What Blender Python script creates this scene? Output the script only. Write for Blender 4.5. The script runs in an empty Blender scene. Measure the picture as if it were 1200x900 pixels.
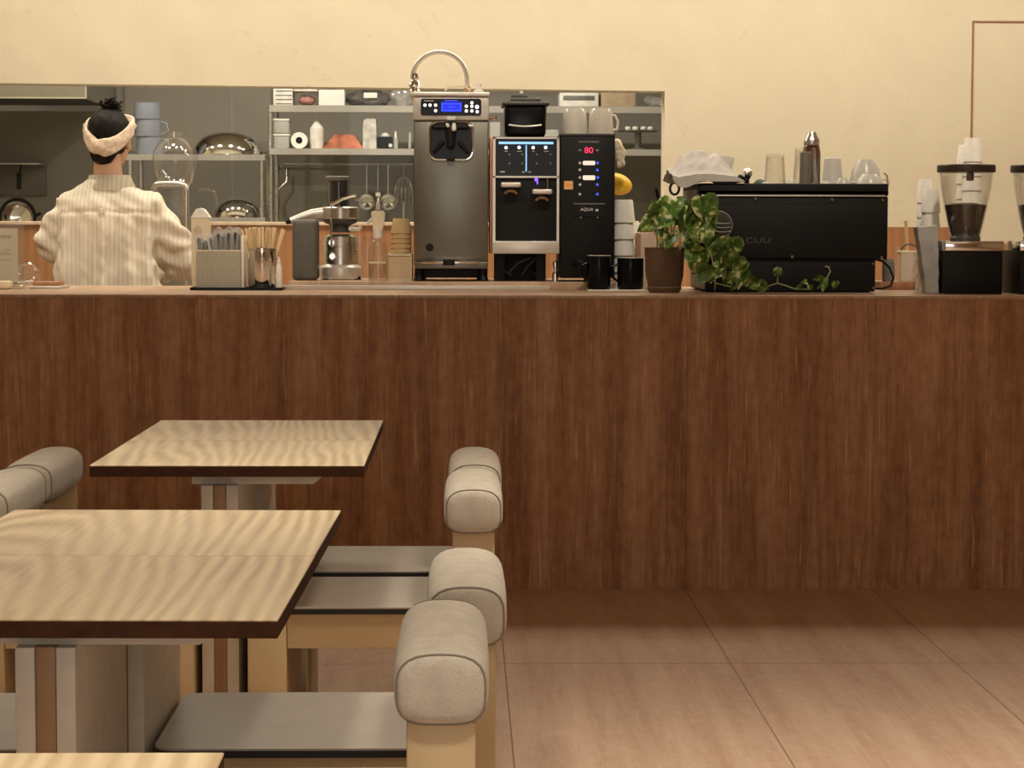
import bpy, bmesh, math, random
from mathutils import Vector, Matrix, noise as mnoise
random.seed(7)
S = bpy.context.scene
C = S.collection
PI = math.pi
# ------------------------------------------------------------------ camera
F = 2600.0                                  # focal length in pixels of a 1200 px wide frame
EYE = Vector((0, 0, 1.2))
PITCH, YAW, ROLL = math.atan(180/F), math.atan(57/F), 0.0025
ROT = Matrix.Rotation(-YAW, 3, 'Z') @ Matrix.Rotation(PI/2-PITCH, 3, 'X') @ Matrix.Rotation(ROLL, 3, 'Z')
cd = bpy.data.cameras.new('camera'); cam = bpy.data.objects.new('camera', cd); C.objects.link(cam)
cd.sensor_width = 36; cd.lens = 36*F/1200; cd.clip_end = 60
cam.matrix_world = Matrix.Translation(EYE) @ ROT.to_4x4()
S.camera = cam
def P(px, py, Y):
    """the place in the room, at distance Y from the camera's wall-parallel plane, seen at a photo point"""
    d = ROT @ Vector(((px-600)/F, (450-py)/F, -1))
    return EYE + d*(Y/d.y)
def fx(px, Y, py=270): return P(px, py, Y).x
def fz(py, Y, px=600): return P(px, py, Y).z
# ------------------------------------------------------------------ light
w = bpy.data.worlds.new('world'); S.world = w; w.use_nodes = True
w.node_tree.nodes['Background'].inputs[0].default_value = (1, .86, .66, 1)
w.node_tree.nodes['Background'].inputs[1].default_value = .03
S.view_settings.view_transform = 'Standard'; S.view_settings.look = 'None'
S.view_settings.gamma = 1; S.view_settings.use_curve_mapping = False
S.view_settings.exposure = 0.0
WARM = (1, .89, .72)
def area(name, loc, size, power, color, sizey=None, rx=0, shape=None, spread=None):
    l = bpy.data.lights.new(name, 'AREA'); l.energy = power; l.color = color; l.size = size
    l.shape = shape or ('RECTANGLE' if sizey else 'DISK')
    if sizey: l.size_y = sizey
    if spread: l.spread = spread
    o = bpy.data.objects.new(name, l); C.objects.link(o); o.location = loc; o.rotation_euler = (rx, 0, 0); return o
def spot(name, loc, aim, power, color, cone, blend=.7, radius=.06):
    l = bpy.data.lights.new(name, 'SPOT'); l.energy = power; l.color = color; l.spot_size = math.radians(cone); l.spot_blend = blend; l.shadow_soft_size = radius
    o = bpy.data.objects.new(name, l); C.objects.link(o); o.location = loc
    o.rotation_euler = (Vector(aim)-Vector(loc)).to_track_quat('-Z', 'Y').to_euler(); return o
for i in range(6):
    area('bar_downlight', (-2.3+i*.95, 9.1, 2.86), .34, 7.5, WARM)
    area('counter_downlight', (-1.9+i*.95, 8.75, 2.86), .34, 8, WARM)
for i in range(6):
    spot('bar_track_spot', (-2.1+i*.9, 6.5, 2.8), (-2.1+i*.9, 8.35, 1.12), 72, WARM, 44, .8)
for x in (-1.7, -.5, .7, 1.9):
    for y in (1.9, 4.2):
        spot('dining_downlight', (x, y, 2.84), (x, y, 0), 84 if x < 0 else 165, WARM, 76, 1.0, .12)
area('ceiling_fill_light', (0.6, 2.2, 2.87), 4.0, 14, (1, .88, .70), 3.0)  # added soft fill under the ceiling, not a light fixture
area('front_fill_light', (0.0, -1.58, 1.55), 2.2, 40, (1, .93, .84), 1.9, rx=PI/2)  # soft frontal fill added behind the camera to brighten camera-facing sides
for x in (-2.5, -1.7, -.9, -.1, .7):
    area('kitchen_ceiling_light', (x, 11.0, 2.66), .14, 15, (1, .94, .84))
# ------------------------------------------------------------------ helpers
ORG = {}
def new_bm(): return bmesh.new()
def box(bm, x0, x1, y0, y1, z0, z1, bev=0, seg=2):
    r = bmesh.ops.create_cube(bm, size=1)
    vs = r['verts']
    for v in vs:
        v.co = Vector((x0+(v.co.x+.5)*(x1-x0), y0+(v.co.y+.5)*(y1-y0), z0+(v.co.z+.5)*(z1-z0)))
    if bev:
        es = list({e for v in vs for e in v.link_edges})
        bmesh.ops.bevel(bm, geom=es, offset=min(bev, .45*min(abs(x1-x0), abs(y1-y0), abs(z1-z0))), segments=seg, profile=.5, affect='EDGES')
def pbox(bm, px0, py0, px1, py1, Y, depth, bev=0, seg=2):
    """box whose front face at distance Y fills a photo rectangle"""
    a, b = P(px0, py0, Y), P(px1, py1, Y)
    box(bm, a.x, b.x, Y, Y+depth, b.z, a.z, bev, seg)
def frame_of(d):
    d = d.normalized(); u = d.orthogonal().normalized(); return u, d.cross(u)
def ring(bm, c, u, v, ru, rv, n): return [bm.verts.new(c+u*ru*math.cos(2*PI*i/n)+v*rv*math.sin(2*PI*i/n)) for i in range(n)]
def bridge(bm, a, b):
    n = len(a)
    for i in range(n): bm.faces.new((a[i], a[(i+1) % n], b[(i+1) % n], b[i]))
def tube(bm, pts, r, n=8, caps=True, closed=False):
    pts = [Vector(p) for p in pts]; rs = r if isinstance(r, (list, tuple)) else [r]*len(pts)
    m = len(pts); rings = []; u = None
    for i, p in enumerate(pts):
        if closed: d = pts[(i+1) % m]-pts[i-1]
        else: d = pts[min(i+1, m-1)]-pts[max(i-1, 0)]
        d = d.normalized()
        if u is None: u, v = frame_of(d)
        else:
            u = (u-d*u.dot(d)).normalized(); v = d.cross(u)
        rings.append(ring(bm, p, u, v, rs[i], rs[i], n))
    for a, b in zip(rings, rings[1:]): bridge(bm, a, b)
    if closed: bridge(bm, rings[-1], rings[0])
    elif caps:
        bm.faces.new(rings[0][::-1]); bm.faces.new(rings[-1])
def lathe(bm, c, prof, n=24, axis='Z', close=True):
    """prof: list of (r, h) from bottom to top about the axis through c"""
    c = Vector(c); rings = []
    ax = {'Z': (Vector((1, 0, 0)), Vector((0, 1, 0)), Vector((0, 0, 1))), 'Y': (Vector((1, 0, 0)), Vector((0, 0, -1)), Vector((0, 1, 0))),
          'X': (Vector((0, 1, 0)), Vector((0, 0, 1)), Vector((1, 0, 0)))}[axis]
    for r, h in prof: rings.append(ring(bm, c+ax[2]*h, ax[0], ax[1], max(r, 1e-4), max(r, 1e-4), n))
    for a, b in zip(rings, rings[1:]): bridge(bm, a, b)
    if close:
        bm.faces.new(rings[0][::-1]); bm.faces.new(rings[-1])
def ellipsoid(bm, c, rx, ry, rz, u=20, v=12, rot=None):
    m = Matrix.Translation(Vector(c)) @ (rot.to_4x4() if rot else Matrix.Identity(4)) @ Matrix.Diagonal((rx, ry, rz, 1))
    bmesh.ops.create_uvsphere(bm, u_segments=u, v_segments=v, radius=1, matrix=m)
def capsule(bm, a, b, ra, rb, n=12):
    a, b = Vector(a), Vector(b); d = (b-a).normalized()
    pts, rs = [], []
    for k in range(4):
        t = PI/2*k/4; pts.append(a-d*ra*math.cos(t)); rs.append(max(ra*math.sin(t), 1e-4))
    for k in range(5): pts.append(a.lerp(b, k/4)); rs.append(ra+(rb-ra)*k/4)
    for k in range(1, 5):
        t = PI/2*k/4; pts.append(b+d*rb*math.sin(t)); rs.append(max(rb*math.cos(t), 1e-4))
    tube(bm, pts, rs, n)
def prism(bm, poly, off):
    """extrude a polygon (list of points) by a vector"""
    a = [bm.verts.new(Vector(p)) for p in poly]; b = [bm.verts.new(Vector(p)+Vector(off)) for p in poly]
    bm.faces.new(a[::-1]); bm.faces.new(b); bridge(bm, a, b)
def roundrect(cx, cz, wx, wz, r, Y, n=5):
    pts = []
    for sx, sz, a0 in ((1, 1, 0), (-1, 1, PI/2), (-1, -1, PI), (1, -1, 1.5*PI)):
        for k in range(n+1):
            a = a0+PI/2*k/n
            pts.append(Vector((cx+sx*(wx/2-r)+r*math.cos(a), Y, cz+sz*(wz/2-r)+r*math.sin(a))))
    return pts
def prr(px0, py0, px1, py1, Y, rpx=3):
    a, b = P(px0, py0, Y), P(px1, py1, Y)
    return roundrect((a.x+b.x)/2, (a.z+b.z)/2, abs(b.x-a.x), abs(a.z-b.z), rpx*Y/F, Y)
def org(o): return ORG.get(o.name, Vector((0, 0, 0)))
def obj(name, bm, mat, parent=None, smooth=True, angle=35):
    bmesh.ops.recalc_face_normals(bm, faces=bm.faces)
    me = bpy.data.meshes.new(name); o = bpy.data.objects.new(name, me); C.objects.link(o)
    if parent is not None:
        g = org(parent); bmesh.ops.translate(bm, verts=bm.verts, vec=-g); ORG[o.name] = g; o.parent = parent
    else:
        cs = [v.co for v in bm.verts]
        g = Vector(((min(c.x for c in cs)+max(c.x for c in cs))/2, (min(c.y for c in cs)+max(c.y for c in cs))/2, min(c.z for c in cs)))
        bmesh.ops.translate(bm, verts=bm.verts, vec=-g); o.location = g; ORG[o.name] = g
    bm.to_mesh(me); bm.free()
    if smooth:
        me.polygons.foreach_set('use_smooth', [True]*len(me.polygons)); me.set_sharp_from_angle(angle=math.radians(angle))
    me.materials.append(mat)
    return o
def tag(o, label, cat, group=None):
    o['label'] = label; o['category'] = cat
    if group: o['group'] = group
    return o
def thing(name, label, cat, loc, group=None):
    o = bpy.data.objects.new(name, None); C.objects.link(o); o.empty_display_size = .05
    o.location = loc; ORG[o.name] = Vector(loc); tag(o, label, cat, group); return o
def struct(name, bm, mat, parent=None, smooth=True):
    o = obj(name, bm, mat, parent, smooth)
    if parent is None: o['kind'] = 'structure'
    return o
def dup(root, loc, rotz=None, label=None):
    r = root.copy(); C.objects.link(r); r.location = loc
    if rotz is not None: r.rotation_euler = (0, 0, rotz)
    if label: r['label'] = label
    for ch in list(root.children):
        c = ch.copy(); C.objects.link(c); c.parent = r
        for g in ch.children:
            d = g.copy(); C.objects.link(d); d.parent = c
    return r
def text_bm(s, cx, cz, Y, h, wide=None, depth=.0006, shear=0.0, bold=0.0):
    """raised lettering facing the room (towards -Y), centred at (cx, cz)"""
    cu = bpy.data.curves.new('t', 'FONT'); cu.body = s; cu.size = 1; cu.extrude = .5; cu.shear = shear; cu.offset = bold
    cu.align_x = 'CENTER'
    o = bpy.data.objects.new('t', cu); C.objects.link(o); bpy.context.view_layer.update()
    me = bpy.data.meshes.new_from_object(o.evaluated_get(bpy.context.evaluated_depsgraph_get()))
    bm = bmesh.new(); bm.from_mesh(me); bpy.data.objects.remove(o); bpy.data.curves.remove(cu); bpy.data.meshes.remove(me)
    xs = [v.co.x for v in bm.verts]; ys = [v.co.y for v in bm.verts]
    x0, x1, y0, y1 = min(xs), max(xs), min(ys), max(ys)
    sy = h/(y1-y0); sx = wide/(x1-x0) if wide else sy
    for v in bm.verts:
        v.co = Vector((cx+(v.co.x-(x0+x1)/2)*sx, Y-depth*(v.co.z+.5), cz+(v.co.y-(y0+y1)/2)*sy))
    return bm
# ------------------------------------------------------------------ materials
def nodes(name):
    m = bpy.data.materials.new(name); m.use_nodes = True
    nt = m.node_tree; b = nt.nodes['Principled BSDF']; return m, nt, b
def N(nt, t, **kw):
    n = nt.nodes.new(t)
    for k, v in kw.items():
        if k.startswith('i_'):
            key = k[2:]
            n.inputs[int(key) if key.isdigit() else key].default_value = v
        else: setattr(n, k, v)
    return n
def L(nt, a, b): nt.links.new(a, b)
def ramp(nt, fac, stops):
    r = N(nt, 'ShaderNodeValToRGB'); L(nt, fac, r.inputs[0])
    e = r.color_ramp.elements
    while len(e) < len(stops): e.new(.5)
    for q, (p, c) in zip(e, stops): q.position = p; q.color = (*c, 1) if len(c) == 3 else c
    return r.outputs[0]
def coords(nt, scale, kind='Object', rnd=None):
    tc = N(nt, 'ShaderNodeTexCoord'); mp = N(nt, 'ShaderNodeMapping'); mp.inputs['Scale'].default_value = scale
    src = tc.outputs[kind]
    if rnd:
        oi = N(nt, 'ShaderNodeObjectInfo'); ml = N(nt, 'ShaderNodeMath', operation='MULTIPLY', i_1=7.3); L(nt, oi.outputs['Random'], ml.inputs[0])
        va = N(nt, 'ShaderNodeVectorMath', operation='ADD'); L(nt, src, va.inputs[0]); L(nt, ml.outputs[0], va.inputs[1]); src = va.outputs[0]
    L(nt, src, mp.inputs[0]); return mp.outputs[0]
def bump(nt, b, fac, strength, dist=.002):
    n = N(nt, 'ShaderNodeBump', i_Strength=strength, i_Distance=dist); L(nt, fac, n.inputs['Height']); L(nt, n.outputs[0], b.inputs['Normal'])
def M(name, col, rough=.5, metal=0, var=.12, scale=30, bmp=0, spec=None, emit=None, estr=0, stretch=(1, 1, 1)):
    """plain surface with a slight procedural mottling"""
    m, nt, b = nodes(name)
    v = coords(nt, (scale*stretch[0], scale*stretch[1], scale*stretch[2]))
    n = N(nt, 'ShaderNodeTexNoise', i_Scale=1.0, i_Detail=3.0); L(nt, v, n.inputs['Vector'])
    a = tuple(c*(1-var) for c in col); d = tuple(min(1, c*(1+var)) for c in col)
    L(nt, ramp(nt, n.outputs['Fac'], [(.3, a), (.7, d)]), b.inputs['Base Color'])
    b.inputs['Roughness'].default_value = rough; b.inputs['Metallic'].default_value = metal
    if spec is not None: b.inputs['Specular IOR Level'].default_value = spec
    if bmp: bump(nt, b, n.outputs['Fac'], bmp)
    if emit: b.inputs['Emission Color'].default_value = (*emit, 1); b.inputs['Emission Strength'].default_value = estr
    return m
def clear(name, col=(1, 1, 1), refl=.10, haze=0.0, hazecol=(.8, .8, .8), rough=.03):
    """thin clear glass or plastic: mostly see-through, brighter and glossier towards its edges"""
    m, nt, b = nodes(name); nt.nodes.remove(b)
    out = nt.nodes['Material Output']
    tr = N(nt, 'ShaderNodeBsdfTransparent'); tr.inputs[0].default_value = (*col, 1)
    gl = N(nt, 'ShaderNodeBsdfGlossy', i_Roughness=rough)
    lw = N(nt, 'ShaderNodeLayerWeight', i_Blend=.35)
    mr = N(nt, 'ShaderNodeMapRange'); mr.inputs[3].default_value = refl*.45; mr.inputs[4].default_value = min(1, refl*5)
    L(nt, lw.outputs['Facing'], mr.inputs[0])
    mx = N(nt, 'ShaderNodeMixShader'); L(nt, mr.outputs[0], mx.inputs[0]); L(nt, tr.outputs[0], mx.inputs[1]); L(nt, gl.outputs[0], mx.inputs[2])
    last = mx.outputs[0]
    if haze:
        n = N(nt, 'ShaderNodeTexNoise', i_Scale=25.0); df = N(nt, 'ShaderNodeBsdfDiffuse')
        L(nt, ramp(nt, n.outputs['Fac'], [(.3, tuple(c*.9 for c in hazecol)), (.7, hazecol)]), df.inputs[0])
        m2 = N(nt, 'ShaderNodeMixShader', i_0=haze); L(nt, last, m2.inputs[1]); L(nt, df.outputs[0], m2.inputs[2]); last = m2.outputs[0]
    L(nt, last, out.inputs[0]); return m
def wood_mat(name, light, dark, scale=(1, .13, 1), rings=70, rough=.45, rnd=(.5, 2.5, 0), streak=(90, 3, 90), off=(.05, .02, 0), warp=.06, wd=.55):
    """wood: stretched growth rings (cathedral grain) with fine pores along the grain"""
    m, nt, b = nodes(name)
    tc = N(nt, 'ShaderNodeTexCoord'); src = tc.outputs['Object']
    if rnd:
        oi = N(nt, 'ShaderNodeObjectInfo'); sc = N(nt, 'ShaderNodeVectorMath', operation='SCALE'); sc.inputs[0].default_value = rnd; L(nt, oi.outputs['Random'], sc.inputs['Scale'])
        va = N(nt, 'ShaderNodeVectorMath', operation='ADD'); L(nt, src, va.inputs[0]); L(nt, sc.outputs[0], va.inputs[1]); src = va.outputs[0]
    def mapped(k):
        mp = N(nt, 'ShaderNodeMapping'); mp.inputs['Scale'].default_value = k; L(nt, src, mp.inputs[0]); return mp.outputs[0]
    sh = N(nt, 'ShaderNodeVectorMath', operation='ADD'); sh.inputs[1].default_value = off; L(nt, mapped(scale), sh.inputs[0])
    nz = N(nt, 'ShaderNodeTexNoise', i_Scale=5.0, i_Detail=3.0); L(nt, sh.outputs[0], nz.inputs['Vector'])
    mixv = N(nt, 'ShaderNodeVectorMath', operation='SCALE', i_Scale=warp*2.5); L(nt, nz.outputs['Color'], mixv.inputs[0])
    ad = N(nt, 'ShaderNodeVectorMath', operation='ADD'); L(nt, sh.outputs[0], ad.inputs[0]); L(nt, mixv.outputs[0], ad.inputs[1])
    wv = N(nt, 'ShaderNodeTexWave', wave_type='RINGS', rings_direction='Z', wave_profile='SIN', i_Scale=rings/3.18, i_Distortion=.6, i_Detail=2.0)
    wv.inputs['Detail Scale'].default_value = 1.5
    L(nt, ad.outputs[0], wv.inputs['Vector'])
    n2 = N(nt, 'ShaderNodeTexNoise', i_Scale=1.5, i_Detail=4.0); L(nt, mapped(streak), n2.inputs['Vector'])
    n3 = N(nt, 'ShaderNodeTexNoise', i_Scale=2.5, i_Detail=2.0); L(nt, mapped((1, 1, 1)), n3.inputs['Vector'])
    am = N(nt, 'ShaderNodeMapRange'); am.inputs[1].default_value = .35; am.inputs[2].default_value = .65; am.inputs[3].default_value = .35*wd; am.inputs[4].default_value = wd; L(nt, n3.outputs['Fac'], am.inputs[0])
    mw = N(nt, 'ShaderNodeMath', operation='MULTIPLY'); L(nt, wv.outputs['Fac'], mw.inputs[0]); L(nt, am.outputs[0], mw.inputs[1])
    ml = N(nt, 'ShaderNodeMath', operation='MULTIPLY_ADD', i_1=.5); L(nt, n2.outputs['Fac'], ml.inputs[0]); L(nt, mw.outputs[0], ml.inputs[2])
    L(nt, ramp(nt, ml.outputs[0], [(.12, light), (.85, dark)]), b.inputs['Base Color'])
    b.inputs['Roughness'].default_value = rough
    bump(nt, b, ml.outputs[0], .05, .001)
    return m
def tile_mat(name, axis, j0, step, base, pale, dark, rough, k0=None, kstep=None, jw=.7, vw=.6):
    """brown travertine-look porcelain: streaks along one axis, thin joints"""
    m, nt, b = nodes(name)
    tc = N(nt, 'ShaderNodeNewGeometry'); pos = tc.outputs['Position']
    def streak(sx, sl, det, offs):
        mp = N(nt, 'ShaderNodeMapping')
        mp.inputs['Scale'].default_value = (sx, sl, 0) if axis == 'Y' else (sx, 0, sl)
        mp.inputs['Location'].default_value = offs
        L(nt, pos, mp.inputs[0]); n = N(nt, 'ShaderNodeTexNoise', i_Scale=1.0, i_Detail=det, i_Roughness=.62); L(nt, mp.outputs[0], n.inputs['Vector']); return n.outputs['Fac']
    a = streak(13, .8, 6, (3, 1, 2)); c = streak(120, 5, 5, (0, 7, 4)); d = streak(30, 18, 6, (9, 2, 5)); e = streak(60, 3.6, 6, (5, 5, 9))
    s1 = N(nt, 'ShaderNodeMath', operation='MULTIPLY_ADD', i_1=.55); L(nt, a, s1.inputs[0])
    s0 = N(nt, 'ShaderNodeMath', operation='MULTIPLY', i_1=.20); L(nt, c, s0.inputs[0])
    s3 = N(nt, 'ShaderNodeMath', operation='MULTIPLY_ADD', i_1=.25); L(nt, d, s3.inputs[0]); L(nt, s0.outputs[0], s3.inputs[2]); L(nt, s3.outputs[0], s1.inputs[2])
    col = ramp(nt, s1.outputs[0], [(.41, dark), (.5, base), (.61, pale)])
    vein = ramp(nt, e, [(.585, (0, 0, 0)), (.70, (1, 1, 1))])
    mv = N(nt, 'ShaderNodeMix', data_type='RGBA'); mv.inputs[7].default_value = (*[min(1, q*1.55) for q in pale], 1)
    vm = N(nt, 'ShaderNodeMath', operation='MULTIPLY', i_1=vw); L(nt, vein, vm.inputs[0]); L(nt, vm.outputs[0], mv.inputs[0]); L(nt, col, mv.inputs[6])
    sx = N(nt, 'ShaderNodeSeparateXYZ'); L(nt, pos, sx.inputs[0])
    def joint(sock, o, st, half):
        p = N(nt, 'ShaderNodeMath', operation='SUBTRACT', i_1=o); L(nt, sock, p.inputs[0])
        q = N(nt, 'ShaderNodeMath', operation='PINGPONG', i_1=st/2); L(nt, p.outputs[0], q.inputs[0])
        r = N(nt, 'ShaderNodeMath', operation='LESS_THAN', i_1=half*1.2); L(nt, q.outputs[0], r.inputs[0]); return r.outputs[0]
    j = joint(sx.outputs['X'], j0, step, .0016)
    if kstep:
        k = joint(sx.outputs['Y'], k0, kstep, .0022); mxx = N(nt, 'ShaderNodeMath', operation='MAXIMUM'); L(nt, j, mxx.inputs[0]); L(nt, k, mxx.inputs[1]); j = mxx.outputs[0]
    jm = N(nt, 'ShaderNodeMix', data_type='RGBA'); jm.inputs[7].default_value = (*[q*.35 for q in dark], 1)
    jf = N(nt, 'ShaderNodeMath', operation='MULTIPLY', i_1=jw); L(nt, j, jf.inputs[0]); L(nt, jf.outputs[0], jm.inputs[0]); L(nt, mv.outputs[2], jm.inputs[6])
    L(nt, jm.outputs[2], b.inputs['Base Color'])
    b.inputs['Roughness'].default_value = rough; b.inputs['Specular IOR Level'].default_value = .35
    bump(nt, b, s1.outputs[0], .12, .002)
    return m
def plaster_mat(name, col, var=.10):
    m, nt, b = nodes(name)
    v = coords(nt, (1, 1, 1), 'Object')
    n = N(nt, 'ShaderNodeTexNoise', i_Scale=2.2, i_Detail=7.0, i_Roughness=.6, i_Distortion=.8); L(nt, v, n.inputs['Vector'])
    n2 = N(nt, 'ShaderNodeTexNoise', i_Scale=5.0, i_Detail=4.0, i_Distortion=1.6); L(nt, v, n2.inputs['Vector'])
    c = ramp(nt, n.outputs['Fac'], [(.3, tuple(q*(1-var) for q in col)), (.65, col)])
    sc = ramp(nt, n2.outputs['Fac'], [(.655, (1, 1, 1)), (.69, (.86, .84, .80)), (.72, (1, 1, 1))])
    mm = N(nt, 'ShaderNodeMix', data_type='RGBA', blend_type='MULTIPLY'); mm.inputs[0].default_value = .55; L(nt, c, mm.inputs[6]); L(nt, sc, mm.inputs[7])
    L(nt, mm.outputs[2], b.inputs['Base Color']); b.inputs['Roughness'].default_value = .62
    bump(nt, b, n.outputs['Fac'], .25, .004)
    return m
def steel_mat(name, col, rough, stretch=(2, 2, 90)):
    m, nt, b = nodes(name)
    v = coords(nt, stretch); n = N(nt, 'ShaderNodeTexNoise', i_Scale=3.0, i_Detail=3.0); L(nt, v, n.inputs['Vector'])
    L(nt, ramp(nt, n.outputs['Fac'], [(.3, tuple(q*.88 for q in col)), (.7, col)]), b.inputs['Base Color'])
    r = N(nt, 'ShaderNodeMapRange'); r.inputs[3].default_value = rough*.8; r.inputs[4].default_value = rough*1.25; L(nt, n.outputs['Fac'], r.inputs[0]); L(nt, r.outputs[0], b.inputs['Roughness'])
    b.inputs['Metallic'].default_value = 1
    return m
def fabric_mat(name, col):
    m, nt, b = nodes(name)
    v = coords(nt, (1, 1, 1)); n = N(nt, 'ShaderNodeTexNoise', i_Scale=420.0, i_Detail=2.0); L(nt, v, n.inputs['Vector'])
    n2 = N(nt, 'ShaderNodeTexNoise', i_Scale=38.0, i_Detail=4.0); L(nt, v, n2.inputs['Vector'])
    s = N(nt, 'ShaderNodeMath', operation='MULTIPLY_ADD', i_1=.6); h = N(nt, 'ShaderNodeMath', operation='MULTIPLY', i_1=.4); L(nt, n2.outputs['Fac'], h.inputs[0]); L(nt, n.outputs['Fac'], s.inputs[0]); L(nt, h.outputs[0], s.inputs[2])
    L(nt, ramp(nt, s.outputs[0], [(.36, tuple(q*.82 for q in col)), (.62, tuple(min(1, q*1.08) for q in col))]), b.inputs['Base Color'])
    b.inputs['Roughness'].default_value = .95; b.inputs['Specular IOR Level'].default_value = .1
    b.inputs['Sheen Weight'].default_value = .15
    bump(nt, b, n.outputs['Fac'], .3, .001)
    return m
def stripe_mat(name, col, stripe, period):
    m, nt, b = nodes(name)
    tc = N(nt, 'ShaderNodeTexCoord'); nz = N(nt, 'ShaderNodeTexNoise', i_Scale=5.0); L(nt, tc.outputs['Object'], nz.inputs['Vector'])
    sp = N(nt, 'ShaderNodeSeparateXYZ'); L(nt, tc.outputs['Object'], sp.inputs[0])
    a = N(nt, 'ShaderNodeMath', operation='MULTIPLY_ADD', i_1=.02); L(nt, nz.outputs['Fac'], a.inputs[0]); L(nt, sp.outputs['X'], a.inputs[2])
    q = N(nt, 'ShaderNodeMath', operation='PINGPONG', i_1=period/2); L(nt, a.outputs[0], q.inputs[0])
    r = N(nt, 'ShaderNodeMapRange', interpolation_type='SMOOTHSTEP'); r.inputs[1].default_value = period*.12; r.inputs[2].default_value = period*.30; L(nt, q.outputs[0], r.inputs[0])
    mx = N(nt, 'ShaderNodeMix', data_type='RGBA'); L(nt, r.outputs[0], mx.inputs[0]); mx.inputs[6].default_value = (*stripe, 1); mx.inputs[7].default_value = (*col, 1)
    L(nt, mx.outputs[2], b.inputs['Base Color']); b.inputs['Roughness'].default_value = .9; b.inputs['Specular IOR Level'].default_value = .1
    w2 = N(nt, 'ShaderNodeTexNoise', i_Scale=300.0); L(nt, tc.outputs['Object'], w2.inputs['Vector']); bump(nt, b, w2.outputs['Fac'], .2, .001)
    return m
def weave_mat(name, col, cell):
    m, nt, b = nodes(name)
    v = coords(nt, (1/cell, 1/cell, 1/cell)); br = N(nt, 'ShaderNodeTexBrick', i_Scale=1.0); br.inputs['Mortar Size'].default_value = .09
    br.inputs['Brick Width'].default_value = 1.0; br.inputs['Row Height'].default_value = .8; br.offset = 0
    br.inputs['Color1'].default_value = (*col, 1); br.inputs['Color2'].default_value = (*[q*.9 for q in col], 1); br.inputs['Mortar'].default_value = (*[q*.5 for q in col], 1)
    sw = N(nt, 'ShaderNodeSeparateXYZ'); cb = N(nt, 'ShaderNodeCombineXYZ'); L(nt, v, sw.inputs[0]); L(nt, sw.outputs[0], cb.inputs[0]); L(nt, sw.outputs[2], cb.inputs[1]); L(nt, cb.outputs[0], br.inputs['Vector'])
    L(nt, br.outputs['Color'], b.inputs['Base Color']); b.inputs['Roughness'].default_value = .7
    return m
def leaf_mat(name):
    m, nt, b = nodes(name)
    v = coords(nt, (1, 1, 1)); n = N(nt, 'ShaderNodeTexNoise', i_Scale=42.0, i_Detail=2.0); L(nt, v, n.inputs['Vector'])
    L(nt, ramp(nt, n.outputs['Fac'], [(.35, (.04, .10, .014)), (.52, (.10, .20, .03)), (.60, (.30, .40, .10)), (.66, (.72, .75, .46))]), b.inputs['Base Color'])
    b.inputs['Roughness'].default_value = .38
    return m
PLASTER = plaster_mat('cream_plaster', (.725, .655, .49), .09)
CEIL = plaster_mat('ceiling_paint', (.72, .62, .46), .04)
SIDE = plaster_mat('side_wall_plaster', (.62, .5, .34))
FLOOR = tile_mat('floor_tile', 'Y', .115, .6285, (.47, .315, .22), (.54, .38, .275), (.41, .255, .17), .45, 6.09, 1.27, jw=.9, vw=.22)
FRONT = tile_mat('counter_tile', 'Z', .115, .6285, (.40, .205, .098), (.55, .33, .19), (.26, .122, .056), .55, jw=.25)
SLAB = tile_mat('counter_slab_tile', 'Y', .115, .6285, (.50, .34, .23), (.56, .40, .28), (.44, .29, .19), .35, jw=.3)
WAINS = wood_mat('orange_wood_panel', (.40, .19, .08), (.30, .13, .05), scale=(1, 1, .1), rings=22, rnd=None, streak=(60, 60, 3), warp=.03)
SILLM = M('pale_sill', (.66, .52, .36), .5)
TOPW = wood_mat('ash_table_top', (.74, .61, .385), (.42, .30, .155), rings=40, rough=.42, wd=.62, warp=.05)
EDGEW = M('dark_table_edge', (.052, .022, .011), .85, var=.25, scale=40, spec=.12)
ASH = wood_mat('ash_chair_wood', (.60, .45, .26), (.48, .345, .175), scale=(.25, 1, .3), rings=40, rough=.5, streak=(8, 60, 8))
LEGW = wood_mat('leg_wood', (.42, .26, .13), (.32, .19, .09), scale=(1, 1, .12), rings=40, rough=.5, streak=(60, 60, 3))
GREYLEG = M('warm_grey_leg_paint', (.70, .655, .56), .5, var=.05)
SEATM = M('grey_brown_leather_seat', (.37, .32, .27), .38, var=.06, scale=12)
SEATE = M('black_seat_edge', (.012, .010, .009), .5)
FAB = fabric_mat('oatmeal_fabric', (.55, .505, .43))
PIPE = fabric_mat('piping_fabric', (.24, .21, .17))
STEEL = steel_mat('brushed_steel', (.62, .60, .56), .28)
STEELD = steel_mat('dull_machine_steel', (.23, .225, .195), .36, (90, 2, 2))
STEELS = M('shelf_steel', (.50, .475, .43), .33, .6, var=.12, scale=4)
CHROME = steel_mat('polished_chrome', (.80, .78, .74), .09)
BLACK = M('black_powder_coat', (.008, .008, .008), .5, scale=200, bmp=.05, spec=.22)
GLOSSBLACK = M('gloss_black_plastic', (.006, .006, .007), .2, spec=.14)
DARKGREY = M('dark_grey_plastic', (.055, .052, .047), .45)
GREYP = M('grey_plastic', (.16, .15, .13), .5)
WHITEP = M('white_plastic', (.78, .74, .66), .45)
PAPERW = M('white_paper', (.86, .83, .76), .8, var=.05, scale=60)
CREAM = M('cream_paper', (.74, .64, .46), .8, var=.05)
KRAFT = M('kraft_paper', (.58, .40, .20), .8, var=.06, scale=60)
PALEW = wood_mat('pale_wood_box', (.72, .56, .36), (.56, .40, .22), scale=(.13, 1, 1), rings=20)
COPPER = M('copper_brown_panel', (.42, .22, .13), .35, .4)
ALU = M('silver_aluminium', (.64, .60, .54), .34, .5, var=.05, scale=8)
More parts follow.
